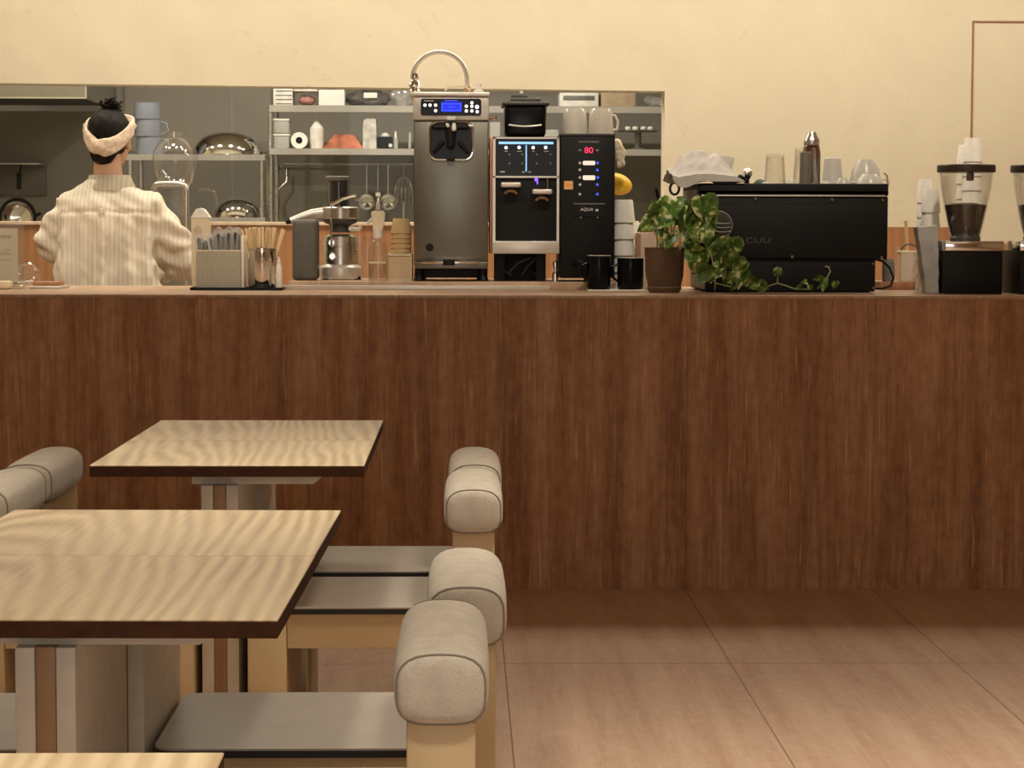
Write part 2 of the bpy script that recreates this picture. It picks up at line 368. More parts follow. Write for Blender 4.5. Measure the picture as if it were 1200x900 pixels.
KWALL = M('kitchen_taupe_wall', (.23, .205, .165), .6, var=.05, scale=3)
KTILE = M('kitchen_pale_taupe_sheet', (.30, .27, .22), .5, var=.04, scale=3)
def emis(name, col, s):
    return M(name, tuple(q*.06 for q in col), .4, var=.04, emit=col, estr=s)
BLUE = emis('blue_lcd', (.006, .02, 1.0), 1.0)
BLUEL = emis('pale_blue_lcd_text', (.05, .11, 1.0), 1.2)
LEDW = emis('white_led', (.8, .9, 1.0), 2.2)
LEDB = emis('ice_blue_led', (.30, .58, 1.0), 1.3)
LEDV = emis('violet_led', (.22, .10, 1.0), 2.0)
LEDR = emis('red_led_digits', (1.0, .03, .10), 1.8)
LEDC = emis('warm_white_key', (1.0, .82, .62), 1.0)
ORANGE = M('orange_sticker', (.95, .40, .12), .5)
YELLOW = M('yellow_plastic', (.85, .52, .03), .4)
REDBAG = M('red_printed_bag', (.46, .15, .08), .4, var=.5, scale=16)
PINK = M('pink_contents', (.55, .22, .18), .6, var=.3)
BLUEG = clear('blue_grey_plastic', (.80, .84, .92), .10, .50, (.42, .44, .50))
SKIN = M('skin', (.58, .36, .24), .5, var=.05)
HAIR = M('black_hair', (.009, .0075, .0065), .6, spec=.2, var=.4, scale=60, bmp=.4, stretch=(1, 1, .2))
BAND = M('cream_headband_cloth', (.72, .58, .44), .9, var=.18, scale=60, bmp=.3)
SHIRT = stripe_mat('cream_striped_cloth', (.84, .785, .66), (.75, .68, .55), .017)
PANTS = M('dark_trousers_cloth', (.05, .048, .05), .9)
SHOE = M('dark_shoe_leather', (.02, .018, .016), .5)
POT = M('dark_brown_pot', (.125, .078, .048), .55)
SOIL = M('potting_soil', (.03, .02, .012), .95, var=.5, scale=90)
LEAF = leaf_mat('variegated_leaf')
STEM = M('pale_green_stem', (.42, .48, .24), .5)
GLASSM = clear('clear_glass', (.985, .985, .98), .09)
PANE = clear('window_glass', (.95, .95, .93), .014, rough=.02)
CLEARP = clear('clear_plastic', (.96, .96, .95), .09, .035, (.75, .72, .68))
FROST = clear('milky_plastic', (.95, .94, .91), .10, .40, (.92, .89, .82))
BEANS = M('coffee_beans', (.030, .016, .010), .5, var=.6, scale=160, bmp=.6)
WEAVE = weave_mat('woven_beige_basket', (.50, .46, .36), .0075)
CLOTHW = M('white_cotton_cloth', (.50, .475, .44), .95, var=.06, scale=40)
GREYBAG = M('grey_shiny_bag', (.40, .38, .36), .36, var=.2, scale=18, bmp=.1)
CERAM = M('white_ceramic', (.62, .60, .55), .3, var=.04)
AMBER = clear('amber_brown_glass', (.30, .16, .10), .12, .25, (.10, .05, .035))
INK = M('faded_grey_ink', (.22, .18, .14), .8)
INKP = M('pale_ink', (.42, .36, .28), .8)
WRAP = clear('clear_wrapper', (.95, .95, .95), .16, .22, (.85, .82, .78), rough=.15)
# ------------------------------------------------------------------ the room
YC, HC = 7.36, .986          # counter front, counter height
YW = 9.9                     # wall behind the bar
def sbox(name, m, x0, x1, y0, y1, z0, z1, parent=None):
    bm = new_bm(); box(bm, x0, x1, y0, y1, z0, z1); return struct(name, bm, m, parent)
XL, XR, YB, ZT = -3.3, 4.2, -1.6, 2.9
sbox('floor', FLOOR, XL, XR, YB, YW, -.1, 0)
sbox('ceiling', CEIL, XL, XR, YB, YW, ZT, ZT+.1)
sbox('wall_left', SIDE, XL-.1, XL, YB, YW+3.3, 0, ZT)
sbox('wall_right', SIDE, XR, XR+.1, YB, YW, 0, ZT)
bm = new_bm()
for q in ((XL, XR, 0, .6), (XL, XR, 2.5, ZT), (XL, -1.15, .6, 2.5), (1.15, XR, .6, 2.5)): box(bm, q[0], q[1], YB-.1, YB, q[2], q[3])
struct('wall_front', bm, SIDE)
bm = new_bm()
for q in ((-1.15, 1.15, .6, .64), (-1.15, 1.15, 2.46, 2.5), (-1.15, -1.11, .64, 2.46), (1.11, 1.15, .64, 2.46), (-.02, .02, .64, 2.46)): box(bm, q[0], q[1], YB-.08, YB-.04, q[2], q[3])
struct('fill_light_frame', bm, EDGEW)  # invented window frame, added to dress the frontal fill light
bm = new_bm()
tl, tr_ = P(0, 97.3, YW), P(779, 106.8, YW)
sl = (tr_.z-tl.z)/(tr_.x-tl.x)
xj, ztr, ztl = tr_.x, tr_.z, tl.z+sl*(XL-tl.x)
zs = fz(261, YW, 300)
D = (0, .16, 0)
prism(bm, [(XL, YW, ztl), (xj, YW, ztr), (xj, YW, ZT), (XL, YW, ZT)], D)
prism(bm, [(xj, YW, 0), (XR, YW, 0), (XR, YW, ZT), (xj, YW, ZT)], D)
prism(bm, [(XL, YW, 0), (xj, YW, 0), (xj, YW, zs), (XL, YW, zs)], D)
bmesh.ops.remove_doubles(bm, verts=bm.verts, dist=1e-4)
struct('wall_back', bm, PLASTER, smooth=False)
xw = fx(1116, YW-.03)
bm = new_bm(); box(bm, XL, xw, YW-.03, YW-.001, 0, zs-.012)
struct('trim_1', bm, WAINS)                                   # wood wainscot under the pass-through
bm = new_bm(); box(bm, XL, xj, YW-.045, YW+.17, zs-.012, zs+.004, .003)
struct('trim_2', bm, SILLM)                                   # sill
bm = new_bm()
panes = [(XL, fx(270, YW)), (fx(271, YW), fx(484, YW)), (fx(485.5, YW), xj)]
for a, b_ in panes:
    prism(bm, [(a+.002, YW+.07, zs+.006), (b_-.002, YW+.07, zs+.006), (b_-.002, YW+.07, ztl+sl*(b_-XL)-.003), (a+.002, YW+.07, ztl+sl*(a-XL)-.003)], (0, .006, 0))
wnd = struct('window_1', bm, PANE, smooth=False)
# flush door on the right: thin brown reveal line round a plastered leaf
dl, dtop = P(1137.5, 200, YW).x, fz(25.5, YW, 1170)
bm = new_bm()
box(bm, dl-.004, dl+.004, YW-.004, YW-.0005, 0, dtop+.004); box(bm, dl+.004, dl+.95, YW-.004, YW-.0005, dtop-.004, dtop+.004)
box(bm, dl+.942, dl+.95, YW-.004, YW-.0005, 0, dtop-.004)
struct('door_1', bm, COPPER)
# ---- kitchen beyond the pass-through
YK = 12.7; KX = 1.7
sbox('wall_kitchen', KWALL, XL, KX, YK, YK+.1, 0, ZT)
sbox('wall_kitchen_right', KWALL, KX, KX+.1, YW+.16, YK, 0, ZT)
sbox('floor_kitchen', GREYP, XL, KX, YW+.16, YK, -.1, 0)
sbox('ceiling_kitchen', CEIL, XL, KX, YW+.16, YK, 2.7, 2.8)
bm = new_bm(); pbox(bm, 146, 90, 318, 178, YK-.006, .006); pbox(bm, 312, 236, 760, 262, YK-.006, .006); pbox(bm, 312, 217, 486, 237, YK-.005, .005)
struct('trim_3', bm, KTILE)
# ------------------------------------------------------------------ counter
bm = new_bm(); box(bm, XL, XR, YC, YC+.10, 0, HC-.012)
struct('trim_4', bm, FRONT)                                   # tiled bar front
bm = new_bm(); box(bm, XL, XR, YC-.004, 8.52, HC-.012, HC, .003)
struct('trim_5', bm, SLAB)                                    # bar top
bm = new_bm(); box(bm, XL, XR, 8.42, 8.50, 0, HC-.012)
struct('trim_6', bm, WAINS)
bm = new_bm(); box(bm, XL+.02, 2.2, 9.32, YW-.035, 0, .86); box(bm, XL+.02, 2.2, 9.28, YW-.035, .86, .89, .004)
bench = tag(obj('back_bench', bm, STEELS), 'long low steel work bench behind the staff side of the bar', 'workbench')
ST = .030                                                     # low ledge the machines stand on
ZS = HC+ST
bm = new_bm(); box(bm, fx(338, 7.98), fx(722, 7.98), 7.98, 8.50, HC, ZS, .002)
ledge = thing('machine_ledge', 'low pinkish slab ledge on the bar top under the machines', 'ledge', (fx(530, 7.98), 8.24, HC))
obj('ledge_slab', bm, SLAB, ledge)
bm = new_bm(); box(bm, fx(330, 7.96), fx(645, 7.96), 7.952, 7.978, HC, HC+.017, .002)
obj('ledge_rail', bm, ALU, ledge)['label'] = 'pale metal rail along the ledge front'
# ------------------------------------------------------------------ dining tables
TW, TD, TH = .56, .535, .72
def make_table(pc=-.024):
    t = thing('dining_table', '', 'table', (0, 0, 0), 'ash top two-seat tables')
    bm = new_bm(); box(bm, -TW/2, TW/2, -TD/2, TD/2, TH-.003, TH, .001, 1); obj('table_top', bm, TOPW, t)
    bm = new_bm(); box(bm, -TW/2, TW/2, -TD/2, TD/2, TH-.024, TH-.003, .001, 1); obj('top_edge', bm, EDGEW, t)['label'] = 'dark brown table edge'
    bm = new_bm()
    prism(bm, [(pc-.06, -.17, TH-.024), (.20, -.17, TH-.024), (.17, -.17, TH-.05), (pc-.06, -.17, TH-.05)], (0, .36, 0)); obj('top_support', bm, GREYLEG, t)

    for s in (-1, 1):
        bm = new_bm(); a, b = sorted((s*.0135, s*.0385)); box(bm, pc+a, pc+b, -.19, .19, .012, TH-.05, .002)
        obj('leg_panel', bm, GREYLEG, t)['label'] = 'warm grey outer leg panel'
    bm = new_bm(); box(bm, pc-.0125, pc+.0125, -.187, .187, .012, TH-.05, .001); obj('leg_core', bm, LEGW, t)['label'] = 'wooden middle leg panel'
    bm = new_bm(); box(bm, pc-.038, pc+.038, -.21, .21, 0, .012, .004); obj('foot_plate', bm, SEATE, t)
    return t
tproto = make_table()
T1C, T2C = -.483, -.498
tabs = [(T1C, 4.52+.27, 0, 'ash table top of the far pair, half nearer the camera'),
        (T1C, 5.06+.27, 0, 'ash table top farthest back, nearest the brown bar front'),
        (T2C-.006, 2.725+.266, -.018, 'large foreground ash table, half nearer the camera with the front edge'),
        (T2C+.003, 3.262+.266, -.018, 'foreground ash table half behind the seam, farther from the camera'),
        (-.50, 2.02-.268, 0, 'ash table of which only a corner shows along the bottom left')]
for i, (x, y, rz, lab) in enumerate(tabs):
    if i == 0: t = tproto; t.location = (x, y, 0); t.rotation_euler = (0, 0, rz); t['label'] = lab
    else: dup(tproto, (x, y, 0), rz, lab)
# ------------------------------------------------------------------ chairs
def cushion_bm(wd, z0, z1, ln, p=3.6, n=36):
    bm = new_bm(); cz = (z0+z1)/2; hz = (z1-z0)/2; hx = wd/2
    prof = [(-ln/2-.004, .60), (-ln/2-.001, .82), (-ln/2+.004, .90), (-ln/2+.018, .945), (-ln/2+.05, .985), (-ln/4, 1.0), (0, 1.01), (ln/4, 1.0), (ln/2-.05, .985), (ln/2-.018, .945), (ln/2-.004, .90), (ln/2+.001, .82), (ln/2+.004, .60)]
    rings = []
    for y, s in prof:
        rg = []
        for i in range(n):
            a = 2*PI*i/n; ca, sa = math.cos(a), math.sin(a)
            k = (abs(ca)**p+abs(sa)**p)**(-1/p)
            zz = sa*k*hz*s + (hz*.14*(1-(ca*k)**2) if sa > 0 else 0)*s
            rg.append(bm.verts.new((.021+ca*k*hx*s*(1.0 if sa > -.3 else 1.0), y, cz+zz)))
        rings.append(rg)
    for a, b in zip(rings, rings[1:]): bridge(bm, a, b)
    bm.faces.new(rings[0][::-1]); bm.faces.new(rings[-1])
    loops = [[v.co.copy() for v in rings[2]], [v.co.copy() for v in rings[-3]]]
    return bm, loops
def make_chair(x0=-.452):
    t = thing('dining_chair', '', 'chair', (0, 0, 0), 'low-backed wooden chairs at the tables')
    h = .205; zs_ = .42
    bm = new_bm()
    poly = []
    x1, r = -.0235, .035
    for cx, cy, a0 in ((x0+r, h-r, PI/2), (x0+r, -h+r, PI)):
        for k in range(6): a = a0+PI/2*k/5; poly.append((cx+r*math.cos(a), cy+r*math.sin(a)))
    poly = [(x1, h)]+poly+[(x1, -h)]
    prism(bm, [(x, y, zs_-.003) for x, y in poly], (0, 0, .003)); obj('seat', bm, SEATM, t)
    bm = new_bm(); prism(bm, [(x, y, zs_-.014) for x, y in poly], (0, 0, .011)); obj('seat_edge', bm, SEATE, t)['label'] = 'black seat edge'
    for s in (-1, 1):
        bm = new_bm(); y0, y1 = (-h+.004, -h+.03) if s < 0 else (h-.03, h-.004)
        box(bm, x0+.087, -.025, y0, y1, zs_-.086, zs_-.014, .001, 1); obj('apron', bm, ASH, t)
    bm = new_bm(); box(bm, x0+.005, x0+.086, -h+.004, h-.004, 0, zs_-.014, .003); obj('leg', bm, ASH, t)
    bm = new_bm(); box(bm, -.023, .065, -h+.004, h-.004, 0, .577, .003); obj('backrest', bm, ASH, t)
    bm, loops = cushion_bm(.124, .572, .664, .425)
    cu = obj('back_cushion', bm, FAB, t, angle=80)
    for lp in loops:
        bm = new_bm(); tube(bm, lp, .0018, 6, closed=True); obj('piping', bm, PIPE, cu)
    return t
cproto = make_chair()
chairs = [(.0, 4.557+.205, 0, 'chair right of the far table pair, seat edge nearest the camera, second along'),
          (.006, 5.045+.205, 0, 'chair right of the far table pair, farthest back beside the brown bar front'),
          (-.016, 3.303+.205, 0, 'foreground chair with the whole dark seat in view under the big table'),
          (-.049, 2.755+.225, 0, 'nearest chair, big grey cushion end facing the camera at the bottom'),
          (-.972, 4.557+.205, PI, 'left-side chair at the frame edge, grey cushion cut by the picture edge'),
          (-.972, 5.045+.205, PI, 'left-side chair farthest back, grey cushion left of the far table'),
          (-.99, 3.303+.205, PI, 'left-side chair under the big table, only a strip of pale seat showing')]
for i, (x, y, rz, lab) in enumerate(chairs):
    if i in (0, 3, 4):
        src = cproto if i == 0 else make_chair(-.412 if i == 3 else -.418)
        src.location = (x, y, 0); src.rotation_euler = (0, 0, rz); src['label'] = lab
    else: dup(src, (x, y, 0), rz, lab)
#PART2
# ------------------------------------------------------------------ shared small builders
def pl(bm, pxc, Y, prof, zb=None, n=24, close=True):
    """lathe from photo half-widths: prof = [(half width px, py)], bottom to top; zb pins the bottom height"""
    c = P(pxc, prof[0][1], Y); k = Y/F
    z0 = c.z if zb is None else zb
    lathe(bm, (c.x, Y, z0), [(hw*k, (prof[0][1]-py)*k) for hw, py in prof], n, close=close)
    return Vector((c.x, Y, z0))
def shellprof(prof, t):
    """turn an outer profile (open top) into a thin-walled vessel"""
    inner = [(max(r-t, .001), h if i else h+t) for i, (r, h) in enumerate(prof)]
    return prof+inner[::-1]
def wrinkle(bm, amp, sc, seed=0, keep=None):
    bm.normal_update()
    for v in bm.verts:
        p = v.co*sc+Vector((seed, seed*1.7, 0))
        v.co += v.normal*amp*(mnoise.noise(p)+.5*mnoise.noise(p*2.3))
def soft(bm, cuts=1):
    bmesh.ops.subdivide_edges(bm, edges=bm.edges, cuts=cuts, use_grid_fill=True)
def led(name, parent, mat, rects, Y, t=.0015, r=None):
    bm = new_bm()
    for q in rects: pbox(bm, *q, Y-t, t)
    return obj(name, bm, mat, parent)
def dots(name, parent, mat, pts, Y, rpx=1.2, t=.0015):
    for x, y in pts:
        bm = new_bm(); c = P(x, y, Y); lathe(bm, (c.x, Y, c.z), [(rpx*Y/F, -t), (rpx*Y/F, 0)], 12, 'Y'); obj(name, bm, mat, parent)
def remesh(o, vox, smooth=4, mat=None, fac=.5):
    m = o.modifiers.new('r', 'REMESH'); m.mode = 'VOXEL'; m.voxel_size = vox; m.use_smooth_shade = True
    if smooth: q = o.modifiers.new('s', 'SMOOTH'); q.iterations = smooth; q.factor = fac
    bpy.context.view_layer.update()
    me = bpy.data.meshes.new_from_object(o.evaluated_get(bpy.context.evaluated_depsgraph_get()))
    o.modifiers.clear(); old = o.data; nm = old.name; o.data = me; bpy.data.meshes.remove(old); me.name = nm
    me.polygons.foreach_set('use_smooth', [True]*len(me.polygons))
    if not me.materials: me.materials.append(mat)
    return o
def displace(o, fn):
    me = o.data; ns = [v.normal.copy() for v in me.vertices]
    for v, n in zip(me.vertices, ns): v.co += fn(v.co, n)
    me.update()
# ------------------------------------------------------------------ soft ice cream machine
def ice_machine():
    Y = 8.02
    t = thing('ice_cream_machine', 'tall stainless soft ice cream machine with blue screen and chrome hose arch', 'ice cream machine', (fx(528, Y), Y+.2, ZS))
    bm = new_bm(); pbox(bm, 485, 138, 572, 311, Y+.012, .40, .004); obj('body', bm, STEELD, t)
    bm = new_bm(); pbox(bm, 484, 112, 573, 141, Y, .42, .006); hd = obj('head_housing', bm, M('satin_head_panel', (.60, .57, .51), .38, .3), t)
    bm = new_bm(); pbox(bm, 480, 107.5, 574, 112.5, Y-.012, .44, .004); obj('lid', bm, M('pale_satin_lid', (.72, .69, .63), .35, .25), t)
    bm = new_bm(); prism(bm, prr(493, 115.5, 564, 135.5, Y-.003, 3), (0, .006, 0)); pn = obj('control_panel', bm, GLOSSBLACK, t)
    led('screen', pn, BLUE, [(517, 119.5, 541, 131)], Y-.003)
    led('screen_text', pn, BLUEL, [(521, 117.4, 536, 118.4), (518, 121.2, 540, 122.2), (518, 129, 540, 130), (517.6, 121.2, 518.6, 130), (539.4, 121.2, 540.4, 130), (525, 125, 533, 126)], Y-.0048)
    dots('button', pn, CHROME, [(498, 123.3), (504, 123.3), (510.5, 123.3), (510.5, 129.7), (546.5, 124.5), (553, 124.5), (546.5, 130), (553, 130), (559.3, 131), (553, 120.5)], Y-.003, 1.8)
    dots('lit_button', pn, LEDW, [(559, 125.3)], Y-.003, 2.3)
    led('panel_lettering', pn, CERAM, [(497, 117.6, 508, 118.5)], Y-.003)
    # dispensing recess with chrome rim
    bm = new_bm(); prism(bm, prr(505, 145, 552, 186, Y+.004, 8), (0, .01, 0)); rc = obj('dispensing_head', bm, GLOSSBLACK, t)
    bm = new_bm(); lp = prr(503.5, 143, 553.5, 187, Y+.006, 9); tube(bm, lp, .0042, 8, closed=True); obj('chrome_rim', bm, CHROME, rc)
    bm = new_bm()
    for px, dx in ((518, -9), (539, 9)):
        c = P(px, 168, Y-.01); capsule(bm, c, P(px+dx, 178, Y-.008), .009, .007)
    capsule(bm, P(528, 150, Y-.02), P(528, 170, Y-.03), .022, .016); capsule(bm, P(509, 149, Y-.004), P(547, 149, Y-.004), .010, .010)
    obj('dispensing_valve', bm, BLACK, rc)
    bm = new_bm(); capsule(bm, P(532, 146, Y-.05), P(532, 151, Y-.052), .007, .009); capsule(bm, P(524, 146, Y-.045), P(525, 147.5, Y-.045), .006, .006); obj('draw_lever', bm, WHITEP, rc)
    bm = new_bm(); pbox(bm, 523, 184, 533, 188.5, Y-.012, .02, .002); obj('spout', bm, BLACK, rc)
    bm = new_bm(); pbox(bm, 524, 136.5, 534, 141, Y-.012, .012, .003); obj('latch', bm, WHITEP, t)
    bm = new_bm(); pbox(bm, 546, 146, 555, 149, Y-.006, .012, .002); obj('hinge', bm, ALU, t)
    dots('vent_plug', t, BLACK, [(503.5, 290)], Y+.012, 4.6, .004)
    # drip shelf and feet
    bm = new_bm(); pbox(bm, 486, 307, 572, 315, Y-.01, .03, .003); obj('skirt', bm, STEELD, t)
    bm = new_bm(); pbox(bm, 494, 306, 561, 309.5, Y-.05, .05, .003); obj('drip_shelf', bm, CHROME, t)
    bm = new_bm(); pbox(bm, 519, 304, 533, 311, Y-.055, .01, .002); obj('shelf_clip', bm, BLACK, t)
    for px, dy in ((491, 0), (566, 0), (491, .34), (566, .34)):
        bm = new_bm(); c = P(px, 315, Y); lathe(bm, (c.x, Y+.03+dy, ZS), [(.020, 0), (.022, .004), (.017, .012), (.017, c.z-ZS)], 16); obj('foot', bm, BLACK, t)
    bm = new_bm(); pbox(bm, 493, 312, 565, 325.4, Y+.06, .30); obj('dark_gap_fill', bm, BLACK, t)  # black block added to keep the gap under the machine dark
    # hose arch on top
    z0 = fz(108, Y); a = P(484, 100, Y+.12); b = P(549, 104, Y+.16)
    bm = new_bm(); pts = []
    c0 = P(514, 92, Y+.14); rx = (b.x-a.x)/2*.98
    for k in range(25):
        th = PI-PI*k/24; pts.append((c0.x+.004+rx*math.cos(th), Y+.14, c0.z+(P(514, 57.5, Y).z-c0.z)*math.sin(th)))
    pts.append((pts[-1][0]+.002, Y+.14, z0))
    tube(bm, pts, .0085, 10); obj('hose', bm, M('braided_pale_hose', (.66, .62, .55), .35, .55, scale=300, var=.25), t)
    bm = new_bm(); c = P(483, 104, Y); lathe(bm, (c.x+.006, Y+.14, z0), [(.021, 0), (.022, .012), (.014, .02), (.022, .03), (.018, .045), (.012, .052), (.015, .06), (.012, .075)], 18); obj('hose_coupling', bm, CHROME, t)
    bm = new_bm(); c = P(549, 100, Y); lathe(bm, (pts[-1][0], Y+.14, z0), [(.014, 0), (.014, .012), (.010, .016), (.012, .028)], 14); obj('hose_nut', bm, COPPER, t)
    bm = new_bm(); c = P(561, 104, Y); lathe(bm, (c.x, Y+.1, z0), [(.019, 0), (.019, .012), (.010, .016), (.010, .03), (.013, .034), (.011, .04)], 16); obj('filler_cap', bm, WHITEP, t)
    bm = new_bm(); tube(bm, [P(521, 106, Y+.1), P(526, 102, Y+.1), P(545, 101, Y+.1), P(551, 106, Y+.1)], .004, 8); obj('lid_handle', bm, CREAM, t)
    bm = new_bm(); tube(bm, [P(573, 139, Y+.06), P(580, 139.5, Y+.06), P(581, 136, Y+.06)], .005, 8); obj('side_hook', bm, CHROME, t)
ice_machine()
# ------------------------------------------------------------------ twin-spout dispenser
def water_machine():
    Y = 8.02
    t = thing('drink_dispenser', 'silver framed black drink dispenser with ice-blue light bar and two spouts', 'drink dispenser', (fx(616, Y), Y+.16, ZS))
    bm = new_bm(); pbox(bm, 574, 160, 580, 297, Y+.02, .30, .002); obj('side_panel', bm, COPPER, t)
    bm = new_bm(); pbox(bm, 578, 160, 655, 284, Y+.012, .31, .003); obj('body', bm, BLACK, t)
    bm = new_bm()
    for q in ((577.5, 160.5, 580.6, 284), (652.6, 160.5, 655.3, 284), (577.5, 160.5, 655.3, 163), (577.5, 206, 655.3, 208.6)): pbox(bm, *q, Y, .014, .001, 1)
    obj('silver_frame', bm, ALU, t)
    bm = new_bm(); pbox(bm, 580.8, 163.2, 653.2, 206, Y+.002, .01); pn = obj('touch_panel', bm, GLOSSBLACK, t)
    led('light_bar', pn, LEDB, [(584.5, 166, 648.5, 169)], Y+.002)
    led('light_divider', pn, LEDB, [(616, 170, 617.3, 201)], Y+.002)
    dots('touch_icon', pn, LEDW, [(593, 173), (608.3, 172.8), (624.8, 173), (639.5, 172.8)], Y+.002, 1.9)
    led('icon_caption', pn, INKP, [(591.5, 176.8, 595, 177.8), (606, 176.8, 611.5, 177.8), (623.5, 176.8, 626.5, 177.8), (637.5, 176.8, 643, 177.8), (586, 200.4, 591.5, 202.2), (611.5, 201, 615, 202.2), (619, 201, 622.5, 202.2)], Y+.002)
    dots('faint_key', pn, INK, [(597, 181), (612, 181), (629, 181), (645, 181), (597, 191.5), (612, 191.5), (629, 191.5), (645, 191.5)], Y+.002, 1.1)
    for i, (px, py) in enumerate(((598.5, 216.5), (635, 224.5))):
        bm = new_bm(); c = P(px, py, Y); box(bm, c.x-.036, c.x+.036, Y-.05, Y+.014, c.z-.010, c.z+.008, .005, 3); obj('spout', bm, ALU, t)
        bm = new_bm(); a = P(px, py+11, Y+.010)
        pts = [(a.x+.021*math.cos(PI*k/10), Y+.010, a.z+.012*math.sin(PI*k/10)) for k in range(11)]
        tube(bm, pts, .0048, 6); obj('cup_mark', bm, KRAFT, t)
    dots('violet_light', t, LEDV, [(628.5, 210.5)], Y+.010, 2.2)
    led('violet_glow_strip', t, LEDV, [(629, 212, 630.5, 216)], Y+.011)
    bm = new_bm(); tube(bm, [P(641.5, 209, Y), P(641.5, 221, Y)], .003, 8); obj('feed_pipe', bm, CHROME, t)
    bm = new_bm(); pbox(bm, 577, 282.5, 655.5, 297.5, Y-.06, .22, .003); obj('drip_tray', bm, ALU, t)
    for px in (586, 634):
        for dy in (0, .2):
            bm = new_bm(); a = P(px-6, 297, Y); b = P(px+6, 297, Y); box(bm, a.x, b.x, Y+.02+dy, Y+.07+dy, ZS, a.z, .003); obj('leg', bm, BLACK, t)
    for pts in ([(590, 300), (584, 306), (588, 316), (600, 323)], [(612, 322), (618, 312), (625, 306), (630, 300)], [(596, 320), (607, 308), (622, 302)], [(626, 323), (629, 317), (634, 309)]):
        bm = new_bm(); cv = [P(x, y, Y+.11+.01*i) for i, (x, y) in enumerate(pts)]; tube(bm, cv, .004, 8); obj('hose', bm, GREYP, t)
    bm = new_bm(); a, b = P(592, 297, Y), P(630, 297, Y); box(bm, a.x, b.x, Y+.24, Y+.27, ZS, a.z); obj('dark_gap_plate', bm, BLACK, t)  # black plate added behind the hoses so the gap looks dark
    bm = new_bm(); c = P(651, 320, Y); lathe(bm, (c.x, Y+.02, ZS), [(.011, 0), (.011, .03), (.006, .034), (.006, .05), (.009, .052), (.009, .07), (.005, .075)], 12); obj('water_valve', bm, CHROME, t)
    # dark tank standing on the dispenser
    z = fz(160.5, Y)
    k = thing('bean_container', 'dark smoked plastic container with lid on top of the drink dispenser', 'container', (fx(615, Y+.1), Y+.16, z))
    x0, x1 = fx(588, Y+.06), fx(643, Y+.06); zt = fz(121, Y+.06)
    bm = new_bm(); box(bm, x0+.008, x1-.008, Y+.05, Y+.27, z, zt, .02, 4)
    for v in bm.verts:
        f = (zt-v.co.z)/(zt-z); v.co.x += (fx(615, Y+.06)-v.co.x)*.05*f
    obj('container_body', bm, GLOSSBLACK, k)
    bm = new_bm(); box(bm, x0, x1, Y+.035, Y+.28, zt-.008, zt+.006, .006, 3); obj('container_rim', bm, DARKGREY, k)
    bm = new_bm(); box(bm, x0+.03, x1-.03, Y+.06, Y+.26, zt+.006, zt+.02, .006, 3); a = P(609, 113, Y+.1); box(bm, a.x-.03, a.x+.03, Y+.1, Y+.16, zt+.02, zt+.035, .004); obj('container_lid', bm, DARKGREY, k)
    bm = new_bm(); pts = [(fx(596+38*i/10, Y+.05), Y+.043-.006*math.sin(PI*i/10), fz(146.5+1.8*math.sin(PI*i/10), Y+.05)) for i in range(11)]; tube(bm, pts, .0035, 8); obj('curved_highlight', bm, ALU, k)  # the container's curved highlight, modelled as a pale metal tube
    bm = new_bm(); c = P(611, 112, Y+.1); box(bm, c.x-.006, c.x+.006, Y+.095, Y+.107, zt+.035, zt+.047, .003); obj('lid_knob', bm, WHITEP, k)
water_machine()
